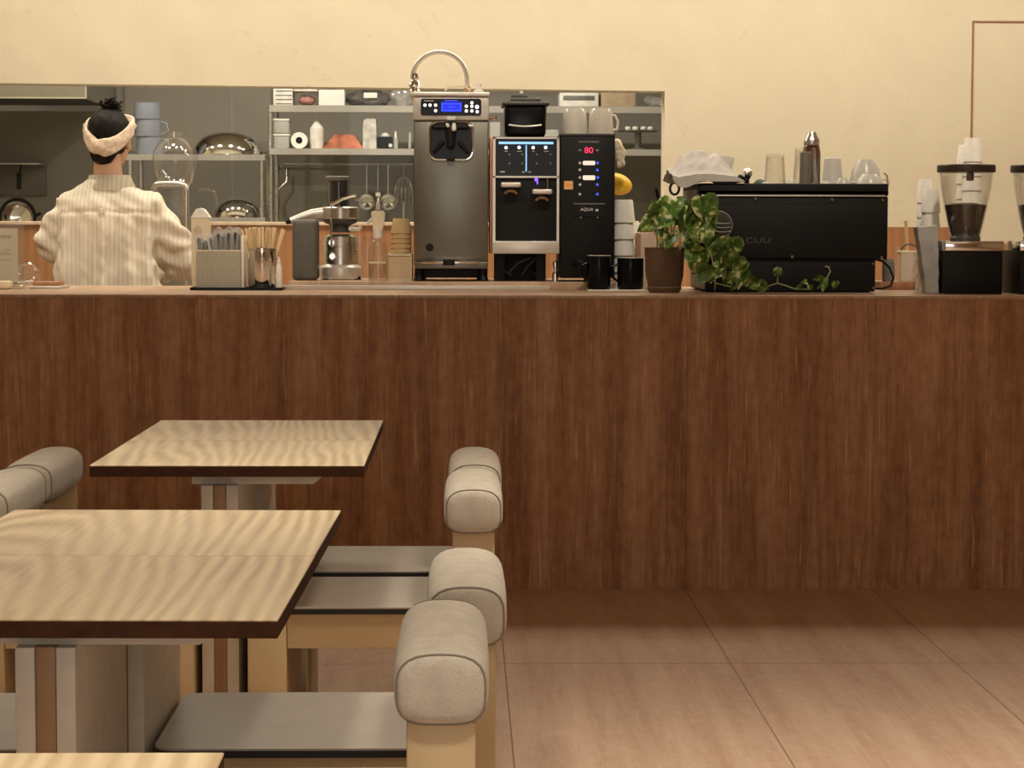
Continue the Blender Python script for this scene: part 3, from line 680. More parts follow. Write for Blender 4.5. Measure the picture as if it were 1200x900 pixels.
# ------------------------------------------------------------------ black hot water tower
def aqua():
    Y = 8.0
    t = thing('hot_water_dispenser', 'tall black hot water dispenser with red digits beside the plant', 'water dispenser', (fx(688, Y), Y+.17, ZS))
    bm = new_bm(); pbox(bm, 657, 158.5, 720, 326, Y, .36, .004); b = obj('body', bm, BLACK, t)
    # flatten bottom to the ledge
    for v in b.data.vertices:
        if v.co.z < .03: v.co.z = 0 if v.co.z < .005 else v.co.z
    bm = new_bm(); pbox(bm, 656.2, 156.5, 721, 159, Y-.004, .368, .001, 1); obj('top_cap', bm, DARKGREY, t)
    led('logo_bar', t, GREYP, [(678, 165.2, 702, 167.3)], Y)
    c = P(690, 176, Y); o = obj('red_digits', text_bm('80', c.x, c.z, Y, .021, .031), LEDR, t)
    for px, s in ((679.5, 1), (700, -1)):
        bm = new_bm(); c = P(px, 176, Y-.001); k = .0055; tube(bm, [(c.x-k, c.y, c.z-s*k*.6), (c.x, c.y, c.z+s*k*.6), (c.x+k, c.y, c.z-s*k*.6)], .0014, 6); obj('arrow_key', bm, CERAM, t)
    bm = new_bm(); prism(bm, prr(683, 188.5, 697.5, 193.5, Y-.002, 1.5), (0, .003, 0)); obj('lit_key', bm, LEDC, t)
    bm = new_bm(); prism(bm, prr(683, 205.5, 697.5, 211, Y-.002, 1.5), (0, .003, 0)); obj('lit_key', bm, LEDC, t)
    dots('drop_icon', t, CERAM, [(679.5, 191), (679.5, 199), (679.5, 208), (679.8, 216.3), (679.5, 227.5)], Y, 1.6)
    dots('blue_drop_icon', t, BLUEL, [(700.3, 191), (700, 199.3), (700.5, 208), (700, 216.3), (700, 227.5)], Y, 1.6)
    bm = new_bm(); prism(bm, prr(661, 212, 671.5, 222, Y-.001, .8), (0, .0015, 0)); st = obj('orange_sticker', bm, ORANGE, t)
    led('sticker_print', st, CREAM, [(663, 213.3, 669.5, 214.8), (662, 219.5, 670.5, 221)], Y-.001, .0006)
    bm = new_bm(); pbox(bm, 672, 238.4, 708.5, 254, Y-.004, .006, .001, 1); lp = obj('logo_plate', bm, BLACK, t)
    led('plate_edge', lp, GREYP, [(672, 238, 708.8, 239.6)], Y-.004)
    c = P(687.2, 245.7, Y); obj('logo_lettering', text_bm('AQUA', c.x, c.z, Y-.004, .0125, .046, shear=.25), M('white_lettering', (.85, .85, .85), .5), lp)
    led('logo_tail', lp, CERAM, [(697.8, 245, 701.2, 247.6)], Y-.004)
    dots('plate_screw', t, GREYP, [(680.5, 254.7), (700.3, 254.7)], Y, 1.4, .003)
    bm = new_bm(); c = P(682, 312, Y); tube(bm, [P(672, 310, Y), P(678, 306, Y-.04), P(684, 308, Y-.05), P(686, 312, Y-.05)], .009, 10); obj('tap', bm, BLACK, t)
    # glass pitchers upside down on top
    z = fz(156.5, Y)
    for px, lab, hx in ((673.5, 'clear pitcher upside down on the black hot water dispenser, left one without handle in view', None), (704, 'clear pitcher with handle upside down on the black hot water dispenser', 1)):
        c = P(px, 157, Y+.12); k = (Y+.12)/F
        g = thing('glass_pitcher', lab, 'pitcher', (c.x, Y+.12, z), 'pitchers on the hot water dispenser')
        bm = new_bm(); lathe(bm, (c.x, Y+.12, z), [(15.2*k, 0), (15*k, .005), (13.2*k, 27*k), (11*k, 31*k), (10.5*k, 30.2*k), (12.5*k, 26.5*k), (14.3*k, .006), (14.4*k, .001)], 28, close=False); obj('pitcher_body', bm, FROST, g)
        bm = new_bm(); tube(bm, [(c.x+(14 if hx else -11)*k*(1 if hx else .2), Y+.12-(0 if hx else -.045), z+.02), (c.x+(19 if hx else 0)*k, Y+.12+(0 if hx else .07), z+.022), (c.x+(20 if hx else 0)*k, Y+.12+(0 if hx else .072), z+.05), (c.x+(16.5 if hx else 0)*k, Y+.12+(0 if hx else .06), z+.072), (c.x+(12 if hx else 0)*k, Y+.12+(0 if hx else .04), z+.074)], .0048, 8); obj('pitcher_handle', bm, WHITEP, g)
aqua()
# ------------------------------------------------------------------ espresso machine
def espresso():
    Y0, Y1 = 7.72, 8.26
    xa, xb = fx(818, Y0), fx(1040.5, Y0)
    zt, zm, zl = fz(215, Y0, 930), fz(304, Y0, 930), HC
    t = thing('espresso_machine', 'wide matte black espresso machine with its plain back to the room', 'espresso machine', ((xa+xb)/2, (Y0+Y1)/2, HC))
    bm = new_bm(); box(bm, xa, xb, Y0, Y1, zm, fz(230, Y0, 930), .006); obj('body', bm, BLACK, t)
    bm = new_bm(); box(bm, xa+.006, xb-.002, Y0+.012, Y1-.02, fz(230, Y0, 930), fz(227.5, Y0, 930)); obj('seam', bm, BLACK, t)
    # open cup tray rim
    bm = new_bm(); z1 = fz(228, Y0, 930)
    box(bm, xa, xb, Y0, Y0+.012, z1, zt, .003); box(bm, xa, xb, Y1-.012, Y1, z1, zt, .003)
    box(bm, xa, xa+.012, Y0+.012, Y1-.012, z1, zt, .003); box(bm, xb-.012, xb, Y0+.012, Y1-.012, z1, zt, .003)
    box(bm, xa, xb, Y0, Y1, z1-.002, z1+.012); obj('cup_tray', bm, BLACK, t)
    bm = new_bm(); box(bm, xa+.01, xb-.01, Y0-.006, Y0+.002, fz(230.3, Y0, 930), fz(228.6, Y0, 930), .0015); obj('trim_strip', bm, ALU, t)
    bm = new_bm(); box(bm, xa+.02, xb-.006, Y0-.003, Y0+.01, zm+.004, fz(241, Y0, 930), .003); obj('back_panel', bm, BLACK, t)
    x2, x3 = fx(828, Y0), fx(1027, Y0)
    bm = new_bm(); box(bm, x2, x3, Y0+.008, Y1-.02, HC+.004, zm+.001, .004); obj('lower_body', bm, BLACK, t)
    for x in (x2+.03, x3-.03):
        for y in (Y0+.05, Y1-.06):
            bm = new_bm(); lathe(bm, (x, y, HC), [(.02, 0), (.02, .006)], 14); obj('foot', bm, BLACK, t)
    bm = new_bm(); box(bm, xa-.002, xa+.001, Y0+.03, Y1-.02, zm+.02, zt-.02, .0008, 1); obj('side_plate', bm, GREYP, t)
    bm = new_bm(); box(bm, x2-.003, x2+.001, Y0+.02, Y1-.03, HC+.01, zm-.004, .0008, 1); obj('lower_side_plate', bm, GREYP, t)
    for x, y in ((810+22, 233), (885.5, 233), (975, 234), (1034, 234.5), (928, 301), (1033, 302)):
        bm = new_bm(); c = P(x, y, Y0); lathe(bm, (c.x, Y0-.003, c.z), [(.0045, -.003), (.006, -.001), (.006, .004)], 12, 'Y'); obj('bolt', bm, CHROME, t)
    for x, y in ((1023, 309), (1023, 337.5), (833, 331)):
        bm = new_bm(); c = P(x, y, Y0+.008); lathe(bm, (c.x, Y0+.006, c.z), [(.004, -.003), (.005, -.001), (.005, .003)], 12, 'Y'); obj('bolt', bm, CHROME, t)
    # dark raised marks of the maker's lettering
    c = P(863, 283, Y0)
    bm = new_bm()
    for s in (1, 0, -1):
        tube(bm, [(c.x-.010, Y0-.004, c.z+s*.006), (c.x+.002, Y0-.004, c.z+s*.006+.003), (c.x+.012, Y0-.004, c.z+s*.006-.001)], .0016, 6)
    obj('emblem', bm, ALU, t)
    c = P(885, 281.5, Y0); obj('emblem_lettering', text_bm('CUU', c.x+.01, c.z, Y0-.003, .02, .085), DARKGREY, t)
    # loop handle on the left and cable on the right
    bm = new_bm(); c = P(790.5, 221, Y1-.03); pts = [(c.x+.017*math.cos(2*PI*k/16), c.y, c.z+.022*math.sin(2*PI*k/16)) for k in range(16)]; tube(bm, pts, .005, 8, closed=True); box(bm, c.x+.016, xa, c.y-.006, c.y+.006, c.z+.008, c.z+.018); obj('side_loop', bm, BLACK, t)
    bm = new_bm(); tube(bm, [P(1026, 304, Y0+.04), P(1034, 306, Y0+.04), P(1042, 313, Y0+.04), P(1047, 325, Y0+.04), P(1044, 335, Y0+.04), P(1034, 338, Y0+.04), P(1026, 338, Y0+.04)], .004, 8); obj('cable', bm, BLACK, t)
    bm = new_bm(); tube(bm, [(fx(1032, Y0), Y0+.03, zt), (fx(1040, Y0), Y0+.03, zt-.002)], .003); 
    tube(bm, [P(1036, 203, Y0+.04), P(1039.5, 206, Y0+.04), P(1040, 215, Y0+.04)], .003, 8); obj('tray_rail', bm, CHROME, t)
    return z1+.012, zt
ztray, zrim = espresso()
GC = 'cups and glasses on the espresso machine'
def tumbler(px, Y, hw0, hw1, ytop, lab, mat, name='tumbler', cat='glass', solid=False):
    k = Y/F; c = P(px, 216, Y); zt = fz(ytop, Y, px)
    h = zt-ztray
    bm = new_bm(); prof = [(hw0*k, 0), (hw1*k, h-.003), (hw1*k-.003, h), (.001, h)] if solid else [(hw0*k, 0), (hw1*k, h-.002), (hw1*k-.002, h), (.001, h), (.001, h-.008), (hw1*k-.0035, h-.01), (hw0*k-.002, .002)]
    lathe(bm, (c.x, Y, ztray), prof, 28, close=solid)
    return tag(obj(name, bm, mat), lab, cat, GC)
tumbler(908, 7.93, 13.4, 10.6, 181, 'clear tumbler upside down on the espresso machine, left one', GLASSM)
tumbler(943.5, 7.93, 15.2, 12, 173.5, 'taller clear tumbler upside down in front of the brown bottle', GLASSM)
bm = new_bm(); tumbler(943.5, 7.93, 7, 6.2, 178, 'dark grey cup seen through the taller clear tumbler', GREYP, 'cup', 'cup', True); bm.free()
# brown bottle with a steel cap behind the glass
Yb = 8.08
t = thing('syrup_bottle', 'dark brown bottle with clear steel-topped cap on the espresso machine', 'bottle', (fx(950, Yb), Yb, ztray))
k = Yb/F; zc = fz(170, Yb, 950); zz = fz(155, Yb, 950)
bm = new_bm(); lathe(bm, (t.location.x, Yb, ztray), [(10*k, 0), (10.5*k, .01), (10.5*k, zc-ztray-.03), (9*k, zc-ztray-.004), (8.6*k, zc-ztray)], 22); obj('bottle_body', bm, AMBER, t)
bm = new_bm(); lathe(bm, (t.location.x, Yb, ztray), [(8.6*k, 0.004), (9.2*k, .01), (9.2*k, zc-ztray-.04)], 22); obj('syrup', bm, M('dark_brown_syrup', (.055, .018, .014), .3), t)
bm = new_bm(); lathe(bm, (t.location.x, Yb, zc), [(9*k, 0), (9.4*k, .006), (9*k, .02), (6*k, zz-zc-.01), (5*k, zz-zc)], 20); obj('bottle_cap', bm, STEEL, t)
tumbler(975.5, 7.96, 13.5, 9.6, 185, 'tall pale grey cup upside down right of the brown bottle', CERAM, 'cup', 'cup', True)
def low_cup(px, Y, rx, ytop, lab, handle=0):
    k = Y/F; c = P(px, 216, Y); h = fz(ytop, Y, px)-ztray
    t = thing('espresso_cup', lab, 'cup', (c.x, Y, ztray), GC)
    bm = new_bm(); lathe(bm, (c.x, Y, ztray), [(rx*k, 0), (rx*k*1.0, h*.25), (rx*k*.86, h*.68), (rx*k*.55, h*.95), (rx*k*.5, h)], 26); obj('cup_bowl', bm, CERAM, t)
    if handle:
        bm = new_bm(); tube(bm, [(c.x+handle*rx*k*.9, Y-.01, ztray+h*.7), (c.x+handle*(rx*k+.014), Y-.012, ztray+h*.65), (c.x+handle*(rx*k+.014), Y-.012, ztray+h*.35), (c.x+handle*rx*k*.95, Y-.01, ztray+h*.2)], .0035, 8); obj('cup_handle', bm, CERAM, t)
    return t
low_cup(988, 7.80, 9.5, 208.5, 'small white espresso cup upside down, in front of the tall grey cup', 1)
low_cup(967, 7.82, 7, 211.5, 'smallest white cup at the foot of the tall grey cup')
low_cup(897, 7.82, 6, 213, 'tiny pale cup bottom at the foot of the left clear tumbler')
low_cup(927, 7.82, 6.5, 209, 'tiny pale cup between the two clear tumblers')
t = low_cup(1014, 8.02, 19, 187, 'large pale cup upside down at the right end of the espresso machine')
t = low_cup(1019, 7.84, 17, 204, 'wide low cup with handle under the large pale cup, far right', 1)
bm = new_bm(); c = P(891, 216, 7.85); ellipsoid(bm, (c.x, 7.85, ztray+.022), .024, .03, .022); bmesh.ops.translate(bm, verts=bm.verts, vec=(0, 0, 0)); wrinkle(bm, .003, 60)
tag(obj('green_cloth_pad', bm, M('green_cloth', (.06, .12, .07), .8)), 'small dark green cloth bundle left of the clear tumbler', 'cloth')
# tamper
t = thing('coffee_tamper', 'dark tamper with round steel knob standing on the espresso machine', 'tamper', (fx(873, 7.85), 7.85, ztray))
h = fz(197, 7.85, 873)-ztray
bm = new_bm(); lathe(bm, (t.location.x+.006, 7.85, ztray), [(.016, 0), (.016, .02), (.008, .03), (.008, h-.04), (.014, h-.03)], 18); obj('tamper_body', bm, BLACK, t)
bm = new_bm(); ellipsoid(bm, (t.location.x+.006, 7.85, ztray+h-.018), .018, .018, .018); obj('tamper_knob', bm, CHROME, t)
bm = new_bm(); capsule(bm, (t.location.x+.004, 7.84, ztray+.034), (t.location.x-.022, 7.82, ztray+.05), .008, .010); obj('side_lever', bm, BLACK, t)
# white cloth draped over the left end
def cloth():
    bm = new_bm(); nx, ny = 44, 34
    x0, x1 = fx(788, 7.72), fx(873, 7.72); g = []
    for j in range(ny+1):
        row = []
        for i in range(nx+1):
            u, v = i/nx, j/ny
            y = 7.712+v*.40; x = x0+(x1-x0)*u
            top = max(0, 1-abs((u-.47)/.53)**2.2)
            rise = min(1, v/.42)**.75 if v < .42 else max(0, 1-((v-.42)/.58)**2)
            H = .112*top**.9*rise
            H += (.016*mnoise.noise(Vector((u*4+v*3, v*5-u*2, 3)))+.010*mnoise.noise(Vector((u*9-v*6, v*9, 8))))*min(1, v*5)*min(1, top*3)
            z = zrim+.006+max(0, H)
            if v < .06 and u < .42: z -= (.06-v)/.06*.022*math.sin(PI*min(1, max(0, (u+.06)/.42)))**1.2
            x += .010*mnoise.noise(Vector((v*5, u*3, 1)))
            yy = y if v >= .06 else 7.712-.004-.004*(u < .42)
            if u < .08: z += .012*(1-u/.08)
            row.append(bm.verts.new((x, yy, z)))
        g.append(row)
    for j in range(ny):
        for i in range(nx): bm.faces.new((g[j][i], g[j][i+1], g[j+1][i+1], g[j+1][i]))
    o = tag(obj('bar_cloth', bm, CLOTHW, angle=60), 'crumpled white cloth draped over the left end of the espresso machine', 'cloth')
    bm = new_bm(); q = [P(831, 180, 7.93), P(861, 185, 7.99), P(857, 203, 7.97), P(846, 204, 7.90)]
    prism(bm, q, (0, .004, 0)); soft(bm, 3); wrinkle(bm, .003, 30, 2); obj('cloth_corner', bm, CLOTHW, o)
cloth()
# ------------------------------------------------------------------ grinders
def grinder(px, lab, top):
    Y = 7.56; k = Y/F; yc = Y+.14
    x = P(px, 300, Y).x; zb = fz(283, Y, px); zc = fz(293, Y, px)
    hw = 34*k
    t = thing('coffee_grinder', lab, 'coffee grinder', (x, yc, HC), 'coffee grinders')
    bm = new_bm(); box(bm, x-hw, x+hw, Y, Y+.28, HC, zc-.004, .004); obj('grinder_body', bm, BLACK, t)
    bm = new_bm(); box(bm, x-hw-.002, x+hw+.002, Y-.004, Y+.284, zc-.004, zb+.002, .004); obj('chrome_collar', bm, CHROME, t)
    kk = yc/F; zh0 = fz(281, yc, px); zh1 = fz(197, yc, px)
    bm = new_bm(); lathe(bm, (x, yc, zb), [(17*kk, 0), (18*kk, .012), (16*kk, .02), (16*kk, fz(272, yc)-zb)], 26); obj('hopper_neck', bm, DARKGREY, t)
    prof = [(16.5, 279), (18.5, 272), (22, 257), (25.5, 240), (29, 222), (31, 205), (32, 196)]
    bm = new_bm(); z0 = fz(279, yc)
    P1 = [(r*kk, (279-y)*kk) for r, y in prof]
    lathe(bm, (x, yc, z0), P1+[(r-.003, h) for r, h in P1[::-1]], 36, close=False); obj('hopper', bm, GLASSM, t)['label'] = 'clear bean hopper'
    bm = new_bm(); bp = [(r*kk-.004, (279-y)*kk) for r, y in prof[1:5]]; hb = (279-239)*kk
    bp = [(r, h) for r, h in bp if h < hb]+[(25.4*kk-.004, hb), (14*kk, hb+.006), (.001, hb+.008)]; lathe(bm, (x, yc, z0), bp, 30); obj('beans', bm, BEANS, t)['label'] = 'dark roasted coffee beans'
    bm = new_bm(); zl = fz(200.5, yc); zt = fz(191.5, yc)
    lathe(bm, (x, yc, zl), [(33.5*kk, 0), (34*kk, .004), (34*kk, zt-zl-.003), (33*kk, zt-zl)], 36); obj('hopper_lid', bm, M('dark_brown_lid', (.035, .022, .016), .4), t)
    bm = new_bm(); box(bm, x-.013, x+.011, yc-.075, yc-.055, zl-.03, zl, .004); obj('lid_catch', bm, DARKGREY, t)
    return t
grinder(1141.5, 'black coffee grinder with a half full clear bean hopper', True)
grinder(1229, 'second coffee grinder, only its left edge in view at the frame side', False)
# ------------------------------------------------------------------ paper cup stacks
def cup_stack(pxc, Y, pybot, pytop, hw_top, n, lab, zb, mat=PAPERW, first=28, name='paper_cup', group='upside-down paper cups'):
    """n nested cups upside down: each one an object"""
    k = Y/F; x = P(pxc, 250, Y).x; ztop = fz(pytop, Y, pxc); hc = first*k
    step = (ztop-hc-zb)/(n-1) if n > 1 else 0
    proto = None
    for i in range(n):
        z = zb+i*step
        lb = lab if i == n-1 else f"{['lowest', 'second from bottom', 'third from bottom', 'fourth from bottom', 'fifth from bottom', 'sixth from bottom', 'seventh from bottom', 'eighth from bottom', 'ninth from bottom'][min(i, 8)]} cup of the {lab.split('cup of the ')[1]}"
        if proto is None:
            t = thing(name, lb, 'cup', (x, Y, z), group); proto = t
            bm = new_bm(); lathe(bm, (x, Y, z), [(hw_top*1.27*k, .004), (hw_top*k, hc-.004), (hw_top*k-.002, hc), (.001, hc-.002)], 24, close=False); obj('cup_wall', bm, mat, t)
            bm = new_bm(); R = hw_top*1.29*k; lathe(bm, (x, Y, z), [(R-.003, 0), (R, .0015), (R, .005), (R-.003, .006)], 24, close=False); obj('rim', bm, mat, t)
        else: dup(proto, (x, Y, z), None, lb)
cup_stack(1138.5, 7.98, 340, 162, 9.2, 10, 'top cup of the tall white stack behind the grinder hopper', HC)
cup_stack(1131, 8.07, 340, 170, 9, 9, 'top cup of the second white stack just behind the tall one', HC)
cup_stack(1083.5, 8.06, 340, 210, 7.6, 7, 'top cup of the narrow white stack behind the grey bag', HC)
cup_stack(1090.5, 7.90, 340, 221.5, 9.0, 6, 'top cup of the white stack nearer the grey bag', HC)
cup_stack(731, 8.20, 325, 234, 10.5, 5, 'top cup of the white stack behind the black mugs', HC, first=27)
cup_stack(735, 8.33, 325, 259, 14, 4, 'top cup of the wide white stack beside the hot water dispenser', HC, first=40)
cup_stack(470, 8.24, 297, 256, 9.6, 5, 'top cup of the kraft paper stack on the pale wooden box', fz(297, 8.2, 468), KRAFT, first=18)
# ------------------------------------------------------------------ bar top: cutlery tray
Yt = 7.86
xa, xb = fx(222, Yt), fx(331, Yt)
t = thing('serving_tray', 'flat black tray under the cutlery basket and stick canister', 'tray', ((xa+xb)/2, Yt+.09, HC))
bm = new_bm(); box(bm, xa, xb, Yt, Yt+.19, HC, HC+.005, .002); obj('tray_base', bm, BLACK, t)
bm = new_bm()
for q in ((xa, xb, Yt, Yt+.005), (xa, xb, Yt+.185, Yt+.19), (xa, xa+.005, Yt+.005, Yt+.185), (xb-.005, xb, Yt+.005, Yt+.185)): box(bm, *q, HC+.004, HC+.010, .001, 1)
obj('tray_rim', bm, BLACK, t)
ZT_ = HC+.005
Yb = Yt+.025
x0, x1, zt = fx(229.5, Yb), fx(282, Yb), fz(294, Yb, 255)
t = thing('cutlery_basket', 'woven beige rectangular basket full of wrapped cutlery', 'basket', ((x0+x1)/2, Yb+.06, ZT_))
bm = new_bm()
for q in ((x0, x1, Yb, Yb+.005), (x0, x1, Yb+.115, Yb+.12), (x0, x0+.005, Yb+.005, Yb+.115), (x1-.005, x1, Yb+.005, Yb+.115)): box(bm, *q, ZT_, zt, .001, 1)
box(bm, x0+.002, x1-.002, Yb+.002, Yb+.118, ZT_, ZT_+.004); obj('basket_wall', bm, WEAVE, t)
bm = new_bm(); lp = [(x0+.002, Yb+.002, zt), (x1-.002, Yb+.002, zt), (x1-.002, Yb+.118, zt), (x0+.002, Yb+.118, zt)]; tube(bm, lp, .0035, 6, closed=True); obj('basket_rim', bm, CREAM, t)
bm = new_bm(); box(bm, x1+.001, x1+.010, Yb+.003, Yb+.116, ZT_, fz(276, Yb, 282), .003); tag(obj('napkin_bundle', bm, PAPERW), 'thin cream napkin pad standing between basket and stick canister', 'napkins')
# black-handled spoons and forks in clear wrappers
rnd = random.Random(4)
spots = [(233, 281, .10), (237, 286, .2), (241, 284, .3), (247, 281, .28), (252, 278, .12), (256, 276, .05), (260, 279, -.1), (264, 277, .08), (268, 275, -.05), (272, 277, .1), (276, 274, -.1), (279, 276, -.06)]
for i, (px, py, tilt) in enumerate(spots):
    yy = Yb+.02+.085*((i*5) % 12)/12
    top = P(px, py, yy); base = Vector((min(max(top.x+tilt*.10, x0+.012), x1-.012), yy, ZT_+.006))
    up = (top-base).normalized()
    t = thing('wrapped_utensil', ['black-handled spoon in a clear wrapper at the left end of the basket', 'second black handle from the left end of the basket, leaning left', 'third black handle from the left, leaning left', 'fourth black handle from the left, leaning far', 'fifth wrapped utensil from the left, nearly upright', 'wrapped utensil just left of the basket middle', 'wrapped utensil just right of the basket middle', 'wrapped utensil sixth from the right end of the basket', 'wrapped utensil fourth from the right end of the basket', 'wrapped utensil third from the right end of the basket', 'wrapped utensil next to the one at the right end', 'wrapped utensil at the right end of the basket'][i], 'cutlery', base, 'wrapped cutlery in the basket')
    bm = new_bm(); capsule(bm, base, base.lerp(top, .70), .002, .003, 8); capsule(bm, base.lerp(top, .66), top, .0062, .0075, 8); obj('handle', bm, BLACK, t)
    bm = new_bm(); s = Vector((1, 0, 0)); a = base.lerp(top, .35); b = top+up*(.012+.012*rnd.random())
    pts = [a-s*.010, a+s*.010, b+s*(.012+.004*rnd.random()), b+s*.002+up*.008, b-s*(.012+.004*rnd.random())]
    prism(bm, [p+Vector((0, -.007, 0)) for p in pts], (0, .014, 0)); soft(bm, 2); wrinkle(bm, .004, 45, i); obj('wrapper', bm, WRAP, t)
# cream carton behind the basket
Yc = Yt+.152
x0c, x1c = fx(222.5, Yc), fx(243, Yc); ze, zr = fz(255, Yc), fz(244.5, Yc); xm = (x0c+x1c)/2; d_ = .05
t = thing('paper_carton', 'cream gable-top paper carton standing behind the cutlery basket', 'carton', (xm, Yc+.02, HC))
bm = new_bm(); Yc2 = Yt+.195
box(bm, x0c, x1c, Yc2, Yc2+.07, HC, ze-.003); obj('carton_body', bm, CREAM, t)
bm = new_bm(); prism(bm, [(x0c-.003, Yc2-.002, ze-.003), (x1c+.003, Yc2-.002, ze-.003), (x1c-.002, Yc2-.002, ze+.006), (xm+.012, Yc2-.002, zr-.004), (xm, Yc2-.002, zr), (xm-.014, Yc2-.002, zr-.004), (x0c+.002, Yc2-.002, ze+.004)], (0, .074, 0)); obj('carton_top', bm, PAPERW, t)
bm = new_bm(); c = P(232, 270, Yc2); lathe(bm, (c.x, Yc2, c.z), [(.016, -.0006), (.016, .0004)], 20, 'Y'); obj('printed_oval', bm, M('beige_print', (.60, .47, .33), .8), t)
# stick canister
Ys = Yt+.095
cx = fx(307, Ys); k = Ys/F; zt2 = fz(290.5, Ys, 307)
t = thing('stick_canister', 'shiny steel canister holding wooden sticks on the black tray', 'canister', (cx, Ys, ZT_))
bm = new_bm(); R = 16.3*k; lathe(bm, (cx, Ys, ZT_), [(R*.97, 0), (R, .003), (R, zt2-ZT_-.002), (R+.0015, zt2-ZT_), (R-.002, zt2-ZT_-.001), (R-.002, .004), (.001, .003)], 32, close=False); obj('canister_body', bm, CHROME, t)
bm = new_bm(); c = (cx, Ys, zt2-.008); lathe(bm, c, [(R+.0012, -.003), (R+.0012, .003)], 32, close=False); obj('canister_band', bm, STEEL, t)
n = 36
STK = wood_mat('pale_birch_stick', (.78, .62, .38), (.62, .47, .27), scale=(1, 1, .1), rings=14)
sproto = None
for i in range(n):
    a = 2*PI*i/n; rr = R*(.3+.5*((i*7) % 5)/5); fan = .6+.7*((i*3) % 4)/4
    bx, by = cx+rr*.6*math.cos(a), Ys+rr*.6*math.sin(a)
    lean = (math.cos(a)*.28*fan, math.sin(a)*.15*fan)
    hgt = .212+.026*((i*11) % 7)/7
    bm = new_bm(); box(bm, -.0040, .0040, -.0010, .0010, 0, hgt, .0006, 1)
    if sproto is None:
        o = obj('wooden_stick', bm, STK); sproto = o; tag(o, 'pale wooden stir stick standing in the steel canister', 'stick', 'wooden sticks in the canister')
    else:
        bm.free(); o = sproto.copy(); C.objects.link(o)
    o.location = (bx, by, ZT_+.008); o.rotation_euler = (-lean[1], lean[0], a*.3)
# cream tube bottle
cxx = fx(326.5, Yt+.05); t = thing('cream_tube', 'small white squeeze tube right of the stick canister', 'tube', (cxx, Yt+.05, ZT_))
bm = new_bm(); lathe(bm, (cxx, Yt+.05, ZT_), [(.009, 0), (.0115, .003), (.0115, .035), (.0105, .075), (.007, .088)], 16); obj('tube_body', bm, PAPERW, t)
bm = new_bm(); lathe(bm, (cxx, Yt+.05, ZT_+.088), [(.0075, 0), (.0075, .010), (.004, .014), (.003, .026)], 12); obj('tube_cap', bm, WHITEP, t)
# ------------------------------------------------------------------ black mugs, white mat
Ym = 7.86
bm = new_bm(); box(bm, fx(689, Ym-.01), fx(756.5, Ym-.01), Ym-.01, Ym+.2, HC, HC+.005, .002); tag(obj('white_mat', bm, PAPERW), 'thin white mat under the two black mugs', 'mat')
def mug(px, hw, ytop, Y, lab, hx):
    k = Y/F; x = fx(px, Y); zb = HC+.005; h = fz(ytop, Y, px)-zb; R = hw*k
    t = thing('black_mug', lab, 'mug', (x, Y, zb), 'black mugs on the white mat')
    bm = new_bm(); lathe(bm, (x, Y, zb), [(R*.9, 0), (R, .008), (R, h-.004), (R-.001, h), (R-.004, h-.001), (R-.005, .01), (.001, .008)], 30, close=False); bmesh.ops.holes_fill(bm, edges=bm.edges); obj('mug_body', bm, GLOSSBLACK, t)
    bm = new_bm(); lathe(bm, (x, Y, zb+h), [(R-.003, -.001), (R-.001, .001), (R+.0006, -.001)], 30, close=False); obj('mug_rim', bm, ALU, t)['label'] = 'thin bright rim'
    bm = new_bm(); tube(bm, [(x+hx*R*.97, Y, zb+h*.78), (x+hx*(R+.017), Y-.004, zb+h*.72), (x+hx*(R+.019), Y-.005, zb+h*.42), (x+hx*R*.97, Y, zb+h*.25)], .0048, 8); obj('mug_handle', bm, GLOSSBLACK, t)
mug(702, 14, 299.5, Ym+.05, 'black mug with a bright rim, left one', -1)
mug(739, 15.5, 302, Ym+.06, 'black mug next to the brown plant pot', -1)
# things behind the mugs
Yq = 8.12
x0, x1 = fx(747, Yq), fx(771, Yq); zt = fz(272, Yq)
bm = new_bm(); box(bm, x0, x1, Yq, Yq+.12, HC, zt, .003); t = tag(obj('paper_box', bm, M('pale_pink_card', (.72, .54, .42), .8)), 'pale pinkish card box behind the plant pot', 'box')
bm = new_bm(); box(bm, x0-.002, x0+.012, Yq-.002, Yq, HC+.002, zt-.004); obj('brown_side_strip', bm, COPPER, t)
bm = new_bm(); c = P(752, 266, Yq); ellipsoid(bm, (c.x+.03, Yq+.06, zt+.0225), .03, .03, .023, 16, 10); o = tag(obj('lemon', bm, M('lemon_skin', (.78, .66, .10), .5, bmp=.2, scale=120)), 'yellow lemon on the pale card box behind the plant', 'lemon')
Yy = 8.30
xk = fx(722.5, Yy)
t = thing('yellow_scoop', 'bright yellow plastic scoop bowl sticking out at the right of the hot water dispenser', 'scoop', (xk, Yy-.02, fz(226, Yy)))
Yy = 8.44; c = P(722, 215.5, Yy)
bm = new_bm(); ellipsoid(bm, c, 19*Yy/F, .045, 12.5*Yy/F, 28, 18, Matrix.Rotation(.25, 3, 'Y')); obj('scoop_bowl', bm, YELLOW, t)
bm = new_bm(); tube(bm, [c+Vector((-.04, -.01, .01)), c+Vector((-.075, -.03, .02)), (c.x-.075, 8.362, c.z+.02)], .006, 8); obj('scoop_handle', bm, YELLOW, t)
xk = fx(728, 8.3)
t = thing('hanging_glove', 'crumpled pale rubber glove on the right side of the hot water dispenser', 'glove', (xk, 8.27, fz(196, 8.27)))
bm = new_bm(); a, b = P(723, 168, 8.27), P(727, 193, 8.27); capsule(bm, a, b, .018, .012); capsule(bm, P(727, 172, 8.26), P(732, 180, 8.26), .010, .008); capsule(bm, P(729, 178, 8.26), P(731.5, 194, 8.26), .008, .005); capsule(bm, P(723, 180, 8.27), P(725, 196, 8.27), .009, .006)
capsule(bm, (fx(712, 8.33), 8.3, a.z), a, .006, .012)
